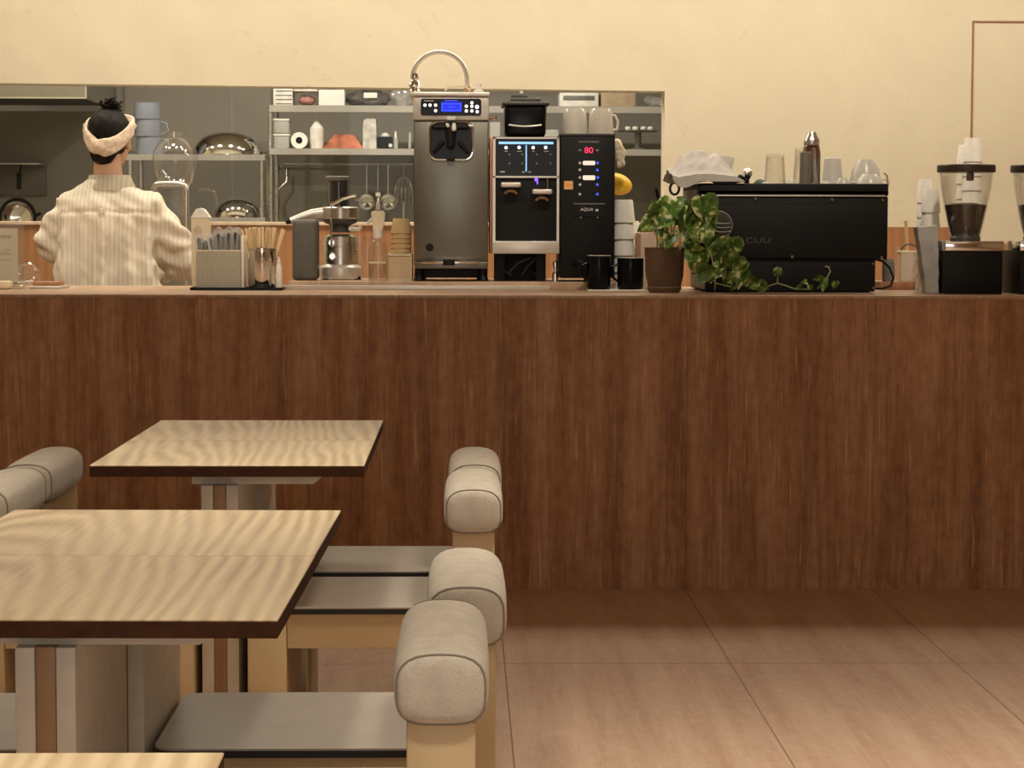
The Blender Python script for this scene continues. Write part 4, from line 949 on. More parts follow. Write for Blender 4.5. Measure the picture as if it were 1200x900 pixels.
remesh(obj('glove_body', bm, CREAM, t), .0035, 3, CREAM); displace(t.children[0], lambda p, n: n*.004*mnoise.noise(p*70))
# ------------------------------------------------------------------ juicer
Yj = 8.18; k = Yj/F
x = fx(399, Yj)
t = thing('juice_extractor', 'steel juice extractor with a spout arm, locking bar and black feed tube', 'juicer', (x, Yj+.1, ZS))
yc = Yj+.1; kk = yc/F
bm = new_bm(); pl(bm, 399, yc, [(24, 320.5), (24.5, 314), (22.5, 309), (21, 307), (20.6, 280), (19.5, 275), (14, 272)], ZS+.014, 36); obj('motor_base', bm, STEEL, t)
bm = new_bm(); pl(bm, 399, yc, [(24.5, 324), (26, 318), (25, 311), (22, 308)], ZS+.004, 36); obj('base_skirt', bm, ALU, t)
for dx in (-.06, .06):
    bm = new_bm(); lathe(bm, (x+dx, yc-.03, ZS), [(.012, 0), (.012, .012)], 12); obj('foot', bm, BLACK, t)
bm = new_bm(); pl(bm, 399, yc, [(12, 272.5), (12, 264), (19, 261), (21, 255)], None, 30); obj('filter_bowl', bm, DARKGREY, t)
bm = new_bm(); pl(bm, 399, yc, [(10.5, 263.5), (17, 260), (21.5, 255.5), (22, 244), (20, 242.5)], None, 30); obj('juice_bowl', bm, STEEL, t)
bm = new_bm(); z1, z0 = fz(243, yc), fz(255, yc)
pts = [(fx(402, yc), yc, (z0+z1)/2), (fx(383, yc), yc-.01, (z0+z1)/2), (fx(366, yc), yc-.02, fz(251, yc)), (fx(350, yc), yc-.03, fz(256, yc)), (fx(341, yc), yc-.035, fz(259.5, yc))]
tube(bm, pts, [.016, .020, .017, .013, .011], 14); obj('pulp_spout', bm, ALU, t)
bm = new_bm(); tube(bm, [pts[-1], (fx(336, yc), yc-.038, fz(261.5, yc))], [.0125, .008], 12); obj('spout_tip', bm, BLACK, t)
bm = new_bm(); pl(bm, 397, yc, [(12.5, 243), (12.3, 214), (12.6, 211)], None, 28); obj('feed_tube', bm, clear('smoked_plastic', (.35, .34, .32), .12, .35, (.08, .075, .07)), t)
bm = new_bm(); pl(bm, 397, yc, [(9.5, 240), (9.5, 213)], None, 20); obj('pusher', bm, DARKGREY, t)
bm = new_bm(); pl(bm, 395.5, yc, [(13, 212), (14, 210.5), (14, 207.5), (12.5, 206.5)], None, 28); obj('pusher_cap', bm, GREYP, t)
bm = new_bm(); ya = Yj-.005; tube(bm, [P(388, 289, ya), P(388.3, 262, ya), P(388.5, 240, ya)], .0028, 8); tube(bm, [P(387, 240.5, ya), P(402, 233, ya), P(413, 229.5, ya), P(417, 229.5, ya)], [.0065, .0065, .0055, .005], 10); tube(bm, [P(415, 230, ya), P(416.5, 235, ya), P(421, 234, ya)], .004, 8); obj('locking_arm', bm, CHROME, t)
for px, py in ((388.5, 284.5), (389.5, 300.5)):
    bm = new_bm(); c = P(px, py, yc-20.5*kk); lathe(bm, (c.x, c.y+.008, c.z), [(.010, -.02), (.012, -.016), (.012, -.006), (.016, -.004), (.016, .004)], 18, 'Y'); obj('control_knob', bm, CHROME, t)
bm = new_bm(); tube(bm, [P(410, 268, yc-.03), P(421, 269, yc-.05), P(423, 265, yc-.05)], [.010, .009, .008], 10); obj('juice_spout', bm, WHITEP, t)
# pulp bin
x0, x1 = fx(342, Yj-.06), fx(372, Yj-.06)
bm = new_bm(); zt = fz(257, Yj-.06); box(bm, x0, x1, Yj-.06, Yj+.06, ZS, zt-.002, .016, 4)
tag(obj('pulp_bin', bm, M('dark_grey_green_bin', (.10, .095, .08), .5)), 'tall dark grey pulp bin left of the juice extractor', 'bin')
# ------------------------------------------------------------------ spray bottle, wooden box
Ysb = 8.12; yc = Ysb
t = thing('spray_bottle', 'clear spray bottle with a cream trigger head beside the juicer', 'spray bottle', (fx(443, yc), yc, ZS))
bm = new_bm(); pl(bm, 443, yc, [(11, 325), (12, 322), (12, 290), (9, 280), (5, 276), (4.5, 273)], ZS, 24, close=False); obj('bottle_body', bm, CLEARP, t)
bm = new_bm(); pl(bm, 443, yc, [(11, 322), (11.2, 300)], ZS+.004, 20); bmesh.ops.scale(bm, vec=(1, 1, 1), verts=bm.verts); obj('clear_liquid', bm, clear('water', (.9, .88, .84), .05), t)
bm = new_bm(); pl(bm, 443, yc, [(5.5, 279), (6, 272), (5.5, 268)], None, 18); obj('collar', bm, WHITEP, t)
bm = new_bm(); c = P(443, 258, yc)
prism(bm, [P(437, 271, yc-.014), P(448, 271, yc-.014), P(450, 262, yc-.014), P(451.5, 249, yc-.014), P(449.5, 247, yc-.014), P(436.5, 247, yc-.014), P(434.5, 249.5, yc-.014), P(436.5, 257, yc-.014)], (0, .028, 0))
bmesh.ops.bevel(bm, geom=list(bm.edges), offset=.003, segments=2, affect='EDGES'); obj('trigger_head', bm, M('cream_plastic', (.80, .70, .52), .45), t)
bm = new_bm(); tube(bm, [P(436, 256, yc), P(432.5, 260, yc), P(429.5, 262.5, yc)], [.006, .005, .004], 8); obj('trigger', bm, WHITEP, t)
bm = new_bm(); tube(bm, [P(443, 270, yc), P(444, 295, yc), P(447, 312, yc), P(449.5, 322, yc)], .0022, 6); obj('dip_tube', bm, WHITEP, t)
bm = new_bm(); pbox(bm, 432, 306.5, 452, 309, yc-.038, .012, .001, 1); obj('bottle_label_band', bm, CREAM, t)
bm = new_bm(); pl(bm, 431, 8.43, [(10, 322), (11, 318), (12.5, 285), (11, 272)], ZS, 24, close=False)
tag(obj('clear_beaker', bm, CLEARP), 'clear plastic beaker behind the spray bottle', 'beaker')
yb = 8.14; zt = fz(297, 8.2, 468)
t = thing('wooden_box', 'small pale wooden box under the kraft cup stack', 'box', (fx(468.5, yb), yb+.06, ZS))
bm = new_bm(); box(bm, fx(453.5, yb), fx(484, yb)-.004, yb+.004, yb+.17, ZS, zt, .001, 1); obj('box_body', bm, PALEW, t)
bm = new_bm(); a, b = fx(453.5, yb), fx(484, yb)-.004
for q in ((a, b, zt-.008, zt), (a, b, ZS, ZS+.006), (a, a+.005, ZS+.006, zt-.008), (b-.005, b, ZS+.006, zt-.008)): box(bm, q[0], q[1], yb, yb+.004, q[2], q[3])
obj('box_frame', bm, CREAM, t)
# ------------------------------------------------------------------ right end of the bar
Yg = 7.62
t = thing('folded_bag', 'tall shiny grey bag standing left of the coffee grinder', 'bag', (fx(1091, Yg), Yg+.05, HC))
bm = new_bm(); A = [P(1075, 266, Yg+.02), P(1098, 264.5, Yg+.02), P(1100, 298, Yg), P(1100, 343, Yg-.005), P(1085, 343, Yg-.005), P(1080, 300, Yg)]
for p in A:
    if p.z < HC+.01: p.z = HC+.001
prism(bm, A, (0, .07, 0)); soft(bm, 5); wrinkle(bm, .006, 22, 3)
for v in bm.verts: v.co.z = max(v.co.z, HC)
obj('bag_body', bm, GREYBAG, t, angle=25)
bm = new_bm(); tube(bm, [P(1095, 280, Yg+.07), P(1097, 283, Yg+.085), P(1097, 300, Yg+.085), P(1096, 318, Yg+.07)], .004, 8); obj('bag_strap', bm, BLACK, t)
Yr = 8.1
bm = new_bm(); box(bm, fx(1031, Yr), fx(1093, Yr), Yr, Yr+.22, HC, HC+.03, .003)
tag(obj('wooden_tray', bm, WAINS), 'orange wooden tray with jars right of the espresso machine', 'tray')
ZR = HC+.03
t = thing('sugar_jar', 'square milky jar with an arched wire handle on the wooden tray', 'jar', (fx(1065.5, Yr+.08), Yr+.08, ZR))
bm = new_bm(); yj = Yr+.08; box(bm, fx(1054, yj), fx(1076.5, yj), yj-.035, yj+.035, ZR, fz(296, yj, 1065), .006, 3); obj('jar_body', bm, FROST, t)
bm = new_bm(); zz = fz(297, yj, 1065); box(bm, fx(1053, yj), fx(1077.5, yj), yj-.037, yj+.037, zz, zz+.010, .003); obj('jar_lid', bm, CREAM, t)
bm = new_bm(); cx = fx(1065, yj); pts = [(cx+.030*math.cos(PI*i/12), yj-.02, zz+.010+.024*math.sin(PI*i/12)) for i in range(13)]; tube(bm, pts, .003, 8); obj('wire_handle', bm, DARKGREY, t)
bm = new_bm(); capsule(bm, P(1063, 288, yj+.05), P(1061.5, 259, yj+.05), .005, .0065); a = P(1063, 288, yj+.05); capsule(bm, (a.x, a.y, ZR+.006), a, .004, .004)
tag(obj('wooden_brush', bm, ASH), 'slim wooden brush handle standing behind the square jar', 'brush')
bm = new_bm(); pl(bm, 1041, Yr+.03, [(7, 327), (7.5, 320), (7.5, 305), (5, 300)], ZR, 18); tag(obj('dark_jar', bm, GREYP), 'small dark grey jar between espresso machine and square jar', 'jar')
bm = new_bm(); pl(bm, 1049, Yr+.14, [(5, 327), (5, 290), (4, 286)], ZR, 16); tag(obj('clear_vial', bm, GLASSM), 'slim clear glass tube left of the square jar', 'glass')
bm = new_bm(); x0, x1 = fx(1177.5, 8.2), fx(1200, 8.2); box(bm, x0, x1+.2, 8.2, 8.4, HC, fz(321, 8.2, 1190), .003); t = tag(obj('drawer_unit', bm, M('taupe_drawer_front', (.20, .16, .125), .5)), 'low taupe drawer unit between the two coffee grinders', 'drawer unit')
bm = new_bm(); box(bm, x0-.003, x1+.2, 8.19, 8.4, fz(321, 8.2, 1190), fz(319.5, 8.2, 1190)+.012, .002); obj('drawer_top', bm, SILLM, t)
bm = new_bm(); z_ = fz(319.5, 8.2, 1190)+.012; box(bm, x0-.003, x1+.2, 8.22, 8.4, z_, z_+.02, .002); obj('dark_slab', bm, DARKGREY, t)
# menu card in a clear stand at the far left
Yn = 8.05
t = thing('menu_stand', 'printed menu sheet in a clear acrylic stand at the left end of the bar', 'menu stand', (fx(8, Yn), Yn, HC))
bm = new_bm(); box(bm, fx(-26, Yn), fx(28, Yn), Yn-.003, Yn-.001, HC+.006, fz(262.5, Yn, 10), 0); obj('acrylic_front', bm, CLEARP, t)
bm = new_bm(); box(bm, fx(-26, Yn), fx(28, Yn), Yn+.002, Yn+.004, HC+.006, fz(262.5, Yn, 10), 0); obj('acrylic_back', bm, CLEARP, t)
bm = new_bm(); box(bm, fx(-24, Yn), fx(20.5, Yn), Yn, Yn+.001, HC+.006, fz(267.5, Yn, 10), 0); pg = obj('menu_sheet', bm, M('ivory_sheet', (.66, .60, .46), .8, var=.02), t)
c = P(4, 277.5, Yn); obj('menu_title', text_bm('VIN', c.x, c.z, Yn-.0003, .0125, .047), INK, pg)
bm = new_bm()
for (a, b, y) in ((4, 13.5, 292.5), (-14, 13, 296), (-14, 12, 298), (-14, 14, 304)): pbox(bm, a, y, b, y+.8, Yn-.0008, .0006)
obj('menu_lines', bm, INKP, pg)
bm = new_bm(); box(bm, fx(-26, Yn), fx(28, Yn), Yn-.05, Yn+.05, HC, HC+.006, .001, 1); obj('stand_foot', bm, CLEARP, t)
bm = new_bm(); pbox(bm, -10, 329.5, 9, 338, Yn-.16, .08, .004)
for v in bm.verts: v.co.z = max(v.co.z, HC)
o = tag(obj('cream_block', bm, CREAM), 'small cream block in the left bottom corner of the bar top', 'block')
yt = 8.0
t = thing('tablet_tray', 'flat silver and orange slab lying by the staff member on the bar', 'tray', (fx(56, yt), yt+.1, HC))
bm = new_bm(); box(bm, fx(33, yt), fx(70, yt), yt, yt+.2, HC, HC+.010, .003); obj('tray_slab', bm, ALU, t)
bm = new_bm(); box(bm, fx(40, yt+.1), fx(70, yt+.1), yt+.06, yt+.19, HC+.010, HC+.024, .003); obj('orange_lid', bm, WAINS, t)
t = thing('metal_clip', 'shiny crumpled steel tongs beside the menu stand', 'tongs', (fx(30, yt-.06), yt-.06, HC))
for a, b, r in ((P(17, 333.5, 7.93), P(38, 330, 7.93), .007), (P(20, 333, 7.96), P(40, 326, 7.96), .006)):
    a.z = max(a.z, HC+r); b.z = max(b.z, HC+r)
    bm = new_bm(); capsule(bm, a, b, r, r*.8); obj('tong_arm', bm, CHROME, t)
t = thing('clear_wrap_bundle', 'crumpled clear plastic bundle behind the steel tongs', 'plastic bundle', (fx(32, 8.3), 8.3, HC))
bm = new_bm(); ellipsoid(bm, (fx(32, 8.3), 8.3, HC+.045), .05, .04, .045, 24, 16); wrinkle(bm, .016, 30, 5)
for v in bm.verts: v.co.z = max(v.co.z, HC)
obj('bundle_film', bm, CLEARP, t, angle=20)
# ------------------------------------------------------------------ potted pothos
Yp = 7.62
px_ = 779; k = (Yp+.07)/F; xp = fx(px_, Yp+.07)
t = thing('potted_plant', 'trailing variegated pothos in a dark brown pot on the bar', 'plant', (xp, Yp+.07, HC))
bm = new_bm(); lathe(bm, (xp, Yp+.07, HC), [(17.5*k, 0), (20*k, .012), (20.5*k, .018), (19.6*k, .022)], 32); obj('saucer', bm, POT, t)
bm = new_bm(); zr = fz(290, Yp+.07, px_)
lathe(bm, (xp, Yp+.07, HC+.012), [(17*k, 0), (19.5*k, .012), (21.5*k, .04), (22*k, .042), (23.5*k, zr-HC-.016), (24*k, zr-HC-.012), (22.6*k, zr-HC-.012), (21*k, .05), (.001, .04)], 36, close=False); obj('pot', bm, POT, t)
bm = new_bm(); lathe(bm, (xp, Yp+.07, zr-.02), [(22*k, 0), (18*k, .006), (.001, .010)], 24, close=False); obj('soil', bm, SOIL, t)
rnd = random.Random(11)
bml, bms = new_bm(), new_bm()
def leaf(c, sz, ang, tilt, yaw):
    """heart-shaped leaf, centre c, tip pointing along ang in the picture-facing plane, then tilted"""
    R_ = Matrix.Rotation(yaw, 3, 'Z') @ Matrix.Rotation(tilt, 3, 'X') @ Matrix.Rotation(-ang, 3, 'Y')
    out = [(0, -.10), (.20, -.22), (.40, -.16), (.50, .06), (.42, .34), (.24, .62), (0, .95)]
    mid = [(0, -.10), (0, .0), (0, .12), (0, .28), (0, .45), (0, .68), (0, .95)]
    n = len(out)
    def pt(x, z, curl): return c+R_ @ Vector((x*sz, (-.30*abs(x)+.22*z*z-.10+curl)*sz, (z-.35)*sz))
    mv = [bml.verts.new(pt(x, z, .10)) for x, z in mid]
    for s in (1, -1):
        ov = [mv[0]]+[bml.verts.new(pt(s*x, z, 0)) for x, z in out[1:-1]]+[mv[-1]]
        md = [bml.verts.new(pt(s*x*.55, z*.55+mid[i][1]*.45, -.02)) for i, (x, z) in enumerate(out)]
        md[0] = mv[0]; md[-1] = mv[-1]
        for i in range(n-1):
            for A_, B_ in ((mv, md), (md, ov)):
                q = [A_[i], A_[i+1], B_[i+1], B_[i]]
                u = []
                for e in q:
                    if e not in u: u.append(e)
                if len(u) >= 3:
                    try: bml.faces.new(u)
                    except ValueError: pass
crown = Vector((xp, Yp+.07, zr))
def vine(pts, r=.0022):
    tube(bms, pts, r, 6)
# crown leaves: (px, py, Y, size px, tip direction)
CR = [(757, 264, 7.62, 20, 2.2), (768, 254, 7.60, 26, 2.6), (775, 247, 7.66, 24, -2.7), (786, 246, 7.60, 26, 2.9), (792, 256, 7.63, 20, -2.4), (779, 262, 7.58, 18, 2.1),
      (783, 283, 7.58, 18, 2.7), (778, 272, 7.61, 16, 3.5), (812, 252, 7.60, 34, 2.9), (826, 246, 7.58, 32, 3.35), (822, 240, 7.62, 22, .2), (806, 262, 7.62, 30, 2.5), (832, 256, 7.60, 26, -2.7), (815, 268, 7.60, 30, 3.0), (800, 244, 7.66, 22, -1.9)]
TR = [(818, 277, 7.60, 26, 2.7), (828, 279, 7.57, 22, 3.4), (808, 285, 7.63, 22, 2.9), (836, 284, 7.57, 22, 2.5), (820, 297, 7.58, 24, -1.7), (812, 305, 7.62, 24, 3.0), (826, 300, 7.59, 24, 3.3),
      (842, 292, 7.60, 30, 3.0), (856, 292, 7.58, 34, 3.05), (850, 304, 7.57, 26, 2.8), (846, 314, 7.60, 20, 3.3), (830, 318, 7.55, 28, -1.5), (822, 320, 7.56, 22, 1.7), (838, 322, 7.56, 18, 2.4), (862, 308, 7.57, 24, 2.6),
      (866, 316, 7.57, 24, 2.8), (852, 326, 7.56, 20, 3.0), (868, 328, 7.56, 22, 2.9), (876, 323, 7.57, 16, -2.2), (880, 332, 7.56, 20, 1.9), (888, 335, 7.56, 18, 1.6), (860, 334, 7.57, 16, 2.6), (894, 337, 7.57, 12, 1.8)]
FAR = [(912, 317, 7.62, 13, -.3), (911, 321, 7.62, 9, 2.0), (957, 326, 7.62, 10, 1.9), (964, 330, 7.62, 12, 2.7), (965, 336, 7.62, 12, 3.0), (978, 334, 7.62, 11, 3.2), (942, 331, 7.62, 9, 1.6), (936, 337, 7.62, 8, 1.8), (950, 337.5, 7.62, 8, 3.4)]
def vec(px, py, Y):
    p = P(px, py, Y); p.z = max(p.z, HC+.006); return p
for i, (a, b, Y, s, ang) in enumerate(CR+TR+FAR):
    sz = s*Y/F*(1.08 if i < len(CR) else .92)
    leaf(vec(a, b, Y), sz, ang, rnd.uniform(-.55, .35), rnd.uniform(-.5, .5))
for v in bml.verts:
    if v.co.z < HC+.002: v.co.z = HC+.002
for (a, b, Y, s, ang) in CR:
    p = vec(a, b, Y); st = crown+Vector((rnd.uniform(-.03, .03), rnd.uniform(-.02, .02), -.012)); m_ = st.lerp(p, .5)+Vector((0, 0, .03)); vine([st, st.lerp(m_, .6), m_, p], .0026)
for px0, py0, px1, py1 in ((781, 292, 772, 268), (785, 292, 787, 264), (789, 292, 786, 270), (797, 292, 794, 268)):
    vine([P(px0, py0, Yp+.02), P((px0+px1)/2+1, (py0+py1)/2, Yp), P(px1, py1, Yp)], .004)
def path(pts): vine([vec(*p) for p in pts], .0024)
path([(790, 291, 7.66), (808, 278, 7.6), (826, 285, 7.58), (834, 300, 7.57), (837, 318, 7.56)]); path([(795, 291, 7.67), (830, 270, 7.6), (846, 282, 7.59), (858, 300, 7.58), (868, 320, 7.57), (886, 335, 7.57)])
path([(792, 291, 7.66), (812, 282, 7.62), (818, 300, 7.60), (824, 320, 7.57), (840, 332, 7.565), (855, 336, 7.565), (862, 325, 7.565)])
path([(886, 335, 7.57), (898, 336, 7.6), (911, 332, 7.63), (922, 335, 7.63), (932, 339, 7.63), (950, 339, 7.63)]); path([(911, 332, 7.63), (911.5, 325, 7.63), (912, 319, 7.625)])
path([(958, 338, 7.63), (968, 328, 7.63), (973, 318, 7.63), (971, 313, 7.63), (967, 312, 7.63)])
o = obj('foliage', bml, LEAF, t, angle=60); obj('stems', bms, STEM, t)
# clear round lid leaning on the machine
t = thing('round_cover', 'round clear dome lid leaning against the espresso machine behind the plant', 'lid', (fx(842, 7.68), 7.69, HC))
c = P(842, 264, 7.685); k = 7.685/F
bm = new_bm(); lathe(bm, c, [(16.5*k, .014), (16.4*k, .006), (14*k, -.004), (9*k, -.012), (.001, -.015)], 36, 'Y', close=False); obj('dome', bm, CLEARP, t)
bm = new_bm(); tube(bm, [(c.x+16.6*k*math.cos(2*PI*i/36), c.y+.014, c.z+16.6*k*math.sin(2*PI*i/36)) for i in range(36)], .0018, 6, closed=True); obj('lid_rim', bm, clear('bright_plastic_edge', (.9, .9, .88), .3, .4, (.8, .78, .74)), t)
bm = new_bm()
for dy in (5, 0, -5): 
    pts = [P(842-14+28*i/8, 264-dy+2.5*math.sin(i/8*PI)+(i-4)*.5, 7.685) for i in range(9)]
    tube(bm, [p+Vector((0, -.010+.009*abs(i-4)/4, 0)) for i, p in enumerate(pts)], .0011, 6)
obj('moulded_ribs', bm, WHITEP, t)
bm = new_bm(); tube(bm, [(c.x, c.y+.012, c.z-16*k), (c.x-.01, c.y+.012, HC+.005)], .002, 6); obj('lid_stalk', bm, STEM, t)
# ------------------------------------------------------------------ faucet and things on the bench
Yf = 9.55
t = thing('kitchen_faucet', 'brushed steel faucet with a square arch behind the staff member', 'faucet', (fx(218.5, Yf), Yf, .89))
zb = .89; pts = []
a, b = P(219, 300, Yf), P(181, 300, Yf); zt = fz(215.5, Yf, 200); r = .030
pts = [(a.x, Yf, zb+.03), (a.x, Yf, zt-r)]+[(a.x-r+r*math.cos(q*PI/10), Yf, zt-r+r*math.sin(q*PI/10)) for q in range(1, 6)]+[(b.x+r-r*math.sin(q*PI/10), Yf-.0, zt-r+r*math.cos(q*PI/10)) for q in range(0, 6)]+[(b.x, Yf, 1.18)]
bm = new_bm(); tube(bm, pts, .0145, 14); obj('spout', bm, STEEL, t)
bm = new_bm(); lathe(bm, (a.x, Yf, zb), [(.026, 0), (.026, .006), (.02, .01), (.02, .05)], 20); obj('faucet_base', bm, STEEL, t)
bm = new_bm(); tube(bm, [(a.x, Yf+.015, zb+.035), (a.x-.01, Yf+.06, zb+.06)], .006, 8); obj('lever', bm, STEEL, t)
Yb = 9.7
x = fx(206, Yb); k = Yb/F
t = thing('blender_jar', 'faint clear round blender jar with square lid behind the faucet', 'blender', (x, Yb, .89))
bm = new_bm(); lathe(bm, (x, Yb, .89), [(.085, 0), (.09, .02), (.07, .30), (.055, fz(222, Yb)-.89)], 24); obj('blender_base', bm, GREYP, t)
bm = new_bm(); z0 = fz(222, Yb); zt = fz(163, Yb)
lathe(bm, (x, Yb, z0), [(.055, 0), (.080, .03), (.094, .075), (.100, .12), (.092, .165), (.070, .2), (.045, zt-z0)], 30, close=False); obj('jar', bm, CLEARP, t)
bm = new_bm(); z1 = fz(154, Yb); box(bm, x-.038, x+.038, Yb-.038, Yb+.038, zt-.002, z1, .004); obj('jar_lid', bm, CLEARP, t)
bm = new_bm(); capsule(bm, (x, Yb-.04, zt+.004), (x, Yb-.04, z1-.012), .005, .005); obj('lid_grip', bm, FROST, t)
x = fx(238, 9.5)
t = thing('clear_jug', 'clear plastic jug with a looped handle right of the faucet', 'jug', (x, 9.5, .89))
bm = new_bm(); lathe(bm, (x, 9.5, .89), [(.042, 0), (.045, .01), (.046, .26), (.048, .33)], 26, close=False); obj('jug_body', bm, CLEARP, t)
zz = fz(223, 9.5); bm = new_bm(); tube(bm, [(x-.02, 9.5, zz-.004), (x+.02, 9.5, zz), (x+.05, 9.49, zz-.012), (x+.062, 9.49, zz-.05), (x+.06, 9.49, zz-.09)], .0065, 8); obj('jug_handle', bm, CLEARP, t)
# ------------------------------------------------------------------ the staff member, seen from behind
YP = 8.92; XP = fx(128, YP)
def zy(py): return 1.2+(270-py)*YP/F
sc_ = YP/F
person = thing('person', 'person in a cream striped shirt and headband working with back turned', 'person', (XP, YP, 0))
bm = new_bm()
def V(dx, dy, z): return Vector((XP+dx, YP+dy, z))
hd = zy(164)
headR = Matrix.Rotation(-.25, 3, 'Z') @ Matrix.Rotation(-.18, 3, 'X')
bandR = Matrix.Rotation(-.06, 3, 'Z') @ Matrix.Rotation(-.16, 3, 'X')
def HB(x, y, z): return Vector((XP+.002, YP+.02, hd)) + bandR @ Vector((x, y, z))
def H(x, y, z): return Vector((XP+.004, YP+.02, hd)) + headR @ Vector((x, y, z))
ellipsoid(bm, H(0, -.005, .012), .076, .094, .092, 24, 16, headR); ellipsoid(bm, H(0, .035, -.045), .060, .060, .075, 20, 14, headR)
capsule(bm, H(0, .098, .0), H(0, .112, -.025), .008, .012); ellipsoid(bm, H(0, .088, -.058), .024, .012, .008, 12, 8, headR)   # nose, lips
ellipsoid(bm, H(0, .075, -.10), .026, .022, .022, 12, 8, headR)
for s in (-1, 1):
    ellipsoid(bm, H(s*.078, .005, -.022), .009, .020, .032, 12, 10, headR)
    ellipsoid(bm, H(s*.040, .075, -.020), .024, .018, .020, 12, 8, headR)
capsule(bm, V(0, 0, 1.34), H(0, -.018, -.07), .064, .052, 16)
capsule(bm, V(-.13, 0, 1.275), V(.13, 0, 1.275), .045, .045); capsule(bm, V(-.06, 0, 1.31), V(.06, 0, 1.31), .05, .05)
ellipsoid(bm, V(0, .005, 1.20), .155, .10, .17); ellipsoid(bm, V(0, .0, 1.02), .125, .09, .14); ellipsoid(bm, V(0, 0, .90), .16, .115, .12)
for s in (-1, 1):
    capsule(bm, V(s*.085, 0, .88), V(s*.09, .01, .48), .085, .055, 16); capsule(bm, V(s*.09, .01, .48), V(s*.092, -.01, .08), .054, .036, 14)
    capsule(bm, V(s*.092, -.03, .035), V(s*.10, .12, .025), .032, .024)
hands = {}
for s, el, wr in ((-1, V(-.255, .03, zy(286)), V(-.10, .24, 1.02)), (1, V(.285, .06, zy(292)), V(.16, .30, 1.00))):
    capsule(bm, V(s*.155, 0, 1.268), el, .040, .034, 14); capsule(bm, el, wr, .036, .024, 14)
    d = (wr-el).normalized(); pal = wr+d*.055
    side = Vector((-d.y, d.x, 0)).normalized()*s
    capsule(bm, wr, pal+d*.015, .020, .022); capsule(bm, wr+d*.02-side*.018, pal+d*.03-side*.026, .011, .012); capsule(bm, wr+d*.02+side*.018, pal+d*.03+side*.026, .011, .012)
    for q, ln in ((-.030, .058), (-.010, .070), (.010, .065), (.029, .050)):
        f0 = pal+d*.03+side*q; f1 = f0+d*ln*.55+Vector((0, 0, -.006)); f2 = f1+d*ln*.30+Vector((0, 0, -.028))
        capsule(bm, f0, f1, .0092, .0085, 8); capsule(bm, f1, f2, .0085, .0075, 8)
    th = wr+d*.03+side*.022*(1 if s < 0 else 1); capsule(bm, th, th+side*.032+d*.03, .012, .010, 8); capsule(bm, th+side*.032+d*.03, th+side*.036+d*.058+Vector((0, 0, -.014)), .010, .0085, 8)
body = remesh(obj('body', bm, SKIN, person), .007, 6, SKIN)
for s in (-1, 1):
    bm = new_bm(); ellipsoid(bm, H(s*.032, .090, -.002), .012, .008, .007, 14, 10, headR); obj('eye', bm, GLOSSBLACK, body)
# hair: cap, nape and a loose bun
bm = new_bm()
ellipsoid(bm, H(0, -.014, .022), .086, .096, .098, 28, 18, headR); ellipsoid(bm, H(0, -.056, -.068), .056, .042, .054, 20, 12, headR)
ellipsoid(bm, H(-.042, -.025, -.022), .034, .06, .05, 16, 10, headR); ellipsoid(bm, H(.042, -.025, -.022), .034, .06, .05, 16, 10, headR)
hr = remesh(obj('hair', bm, HAIR, person), .006, 4, HAIR)
displace(hr, lambda p, n: n*(.004*mnoise.noise(Vector((p.x*70, p.y*70, p.z*18)))))
bm = new_bm(); rnd = random.Random(3)
bc = H(.004, -.03, .120)
ellipsoid(bm, bc, .036, .034, .022, 18, 12)
for i in range(26):
    a = rnd.uniform(0, 2*PI); r = rnd.uniform(.018, .036); p0 = bc+Vector((r*math.cos(a), r*math.sin(a), rnd.uniform(-.012, .016)))
    p1 = p0+Vector((.03*math.cos(a+1.6), .03*math.sin(a+1.6), rnd.uniform(-.006, .018))); p2 = p1+Vector((.022*math.cos(a+2.6), .022*math.sin(a+2.6), rnd.uniform(-.014, .016)))
    tube(bm, [p0, p1, p2], [.007, .006, .002], 6)
obj('hair_bun', bm, HAIR, hr)
# twisted headband, low at the nape and high at the brow
bm = new_bm(); n = 56; rings = []
for i in range(n):
    a = 2*PI*i/n; ca, sa = math.cos(a), math.sin(a)
    back = max(0, -sa); wv = .034+.003*back
    c = Vector((.092*ca, -.006+.104*sa, .040+.048*sa-.052*back**1.5))
    out = Vector((ca, sa, .10)).normalized(); up = Vector((0, 0, 1))
    kn = math.exp(-((a-1.5*PI+.22)/.16)**2)
    row = []
    for j in range(14):
        b = 2*PI*j/14; th = .010+.006*kn; ww = wv*(1-.22*kn)
        p = c+out*(th*math.cos(b))+up*(ww*math.sin(b))
        p += out*(.005*mnoise.noise(Vector((a*5, math.sin(b)*2.2+a*1.4, 2)))+.003*math.sin(math.sin(b)*5+a*6))
        row.append(bm.verts.new(HB(*p)))
    rings.append(row)
for i in range(n): bridge(bm, rings[i], rings[(i+1) % n])
hb = obj('headband', bm, BAND, person, angle=80)
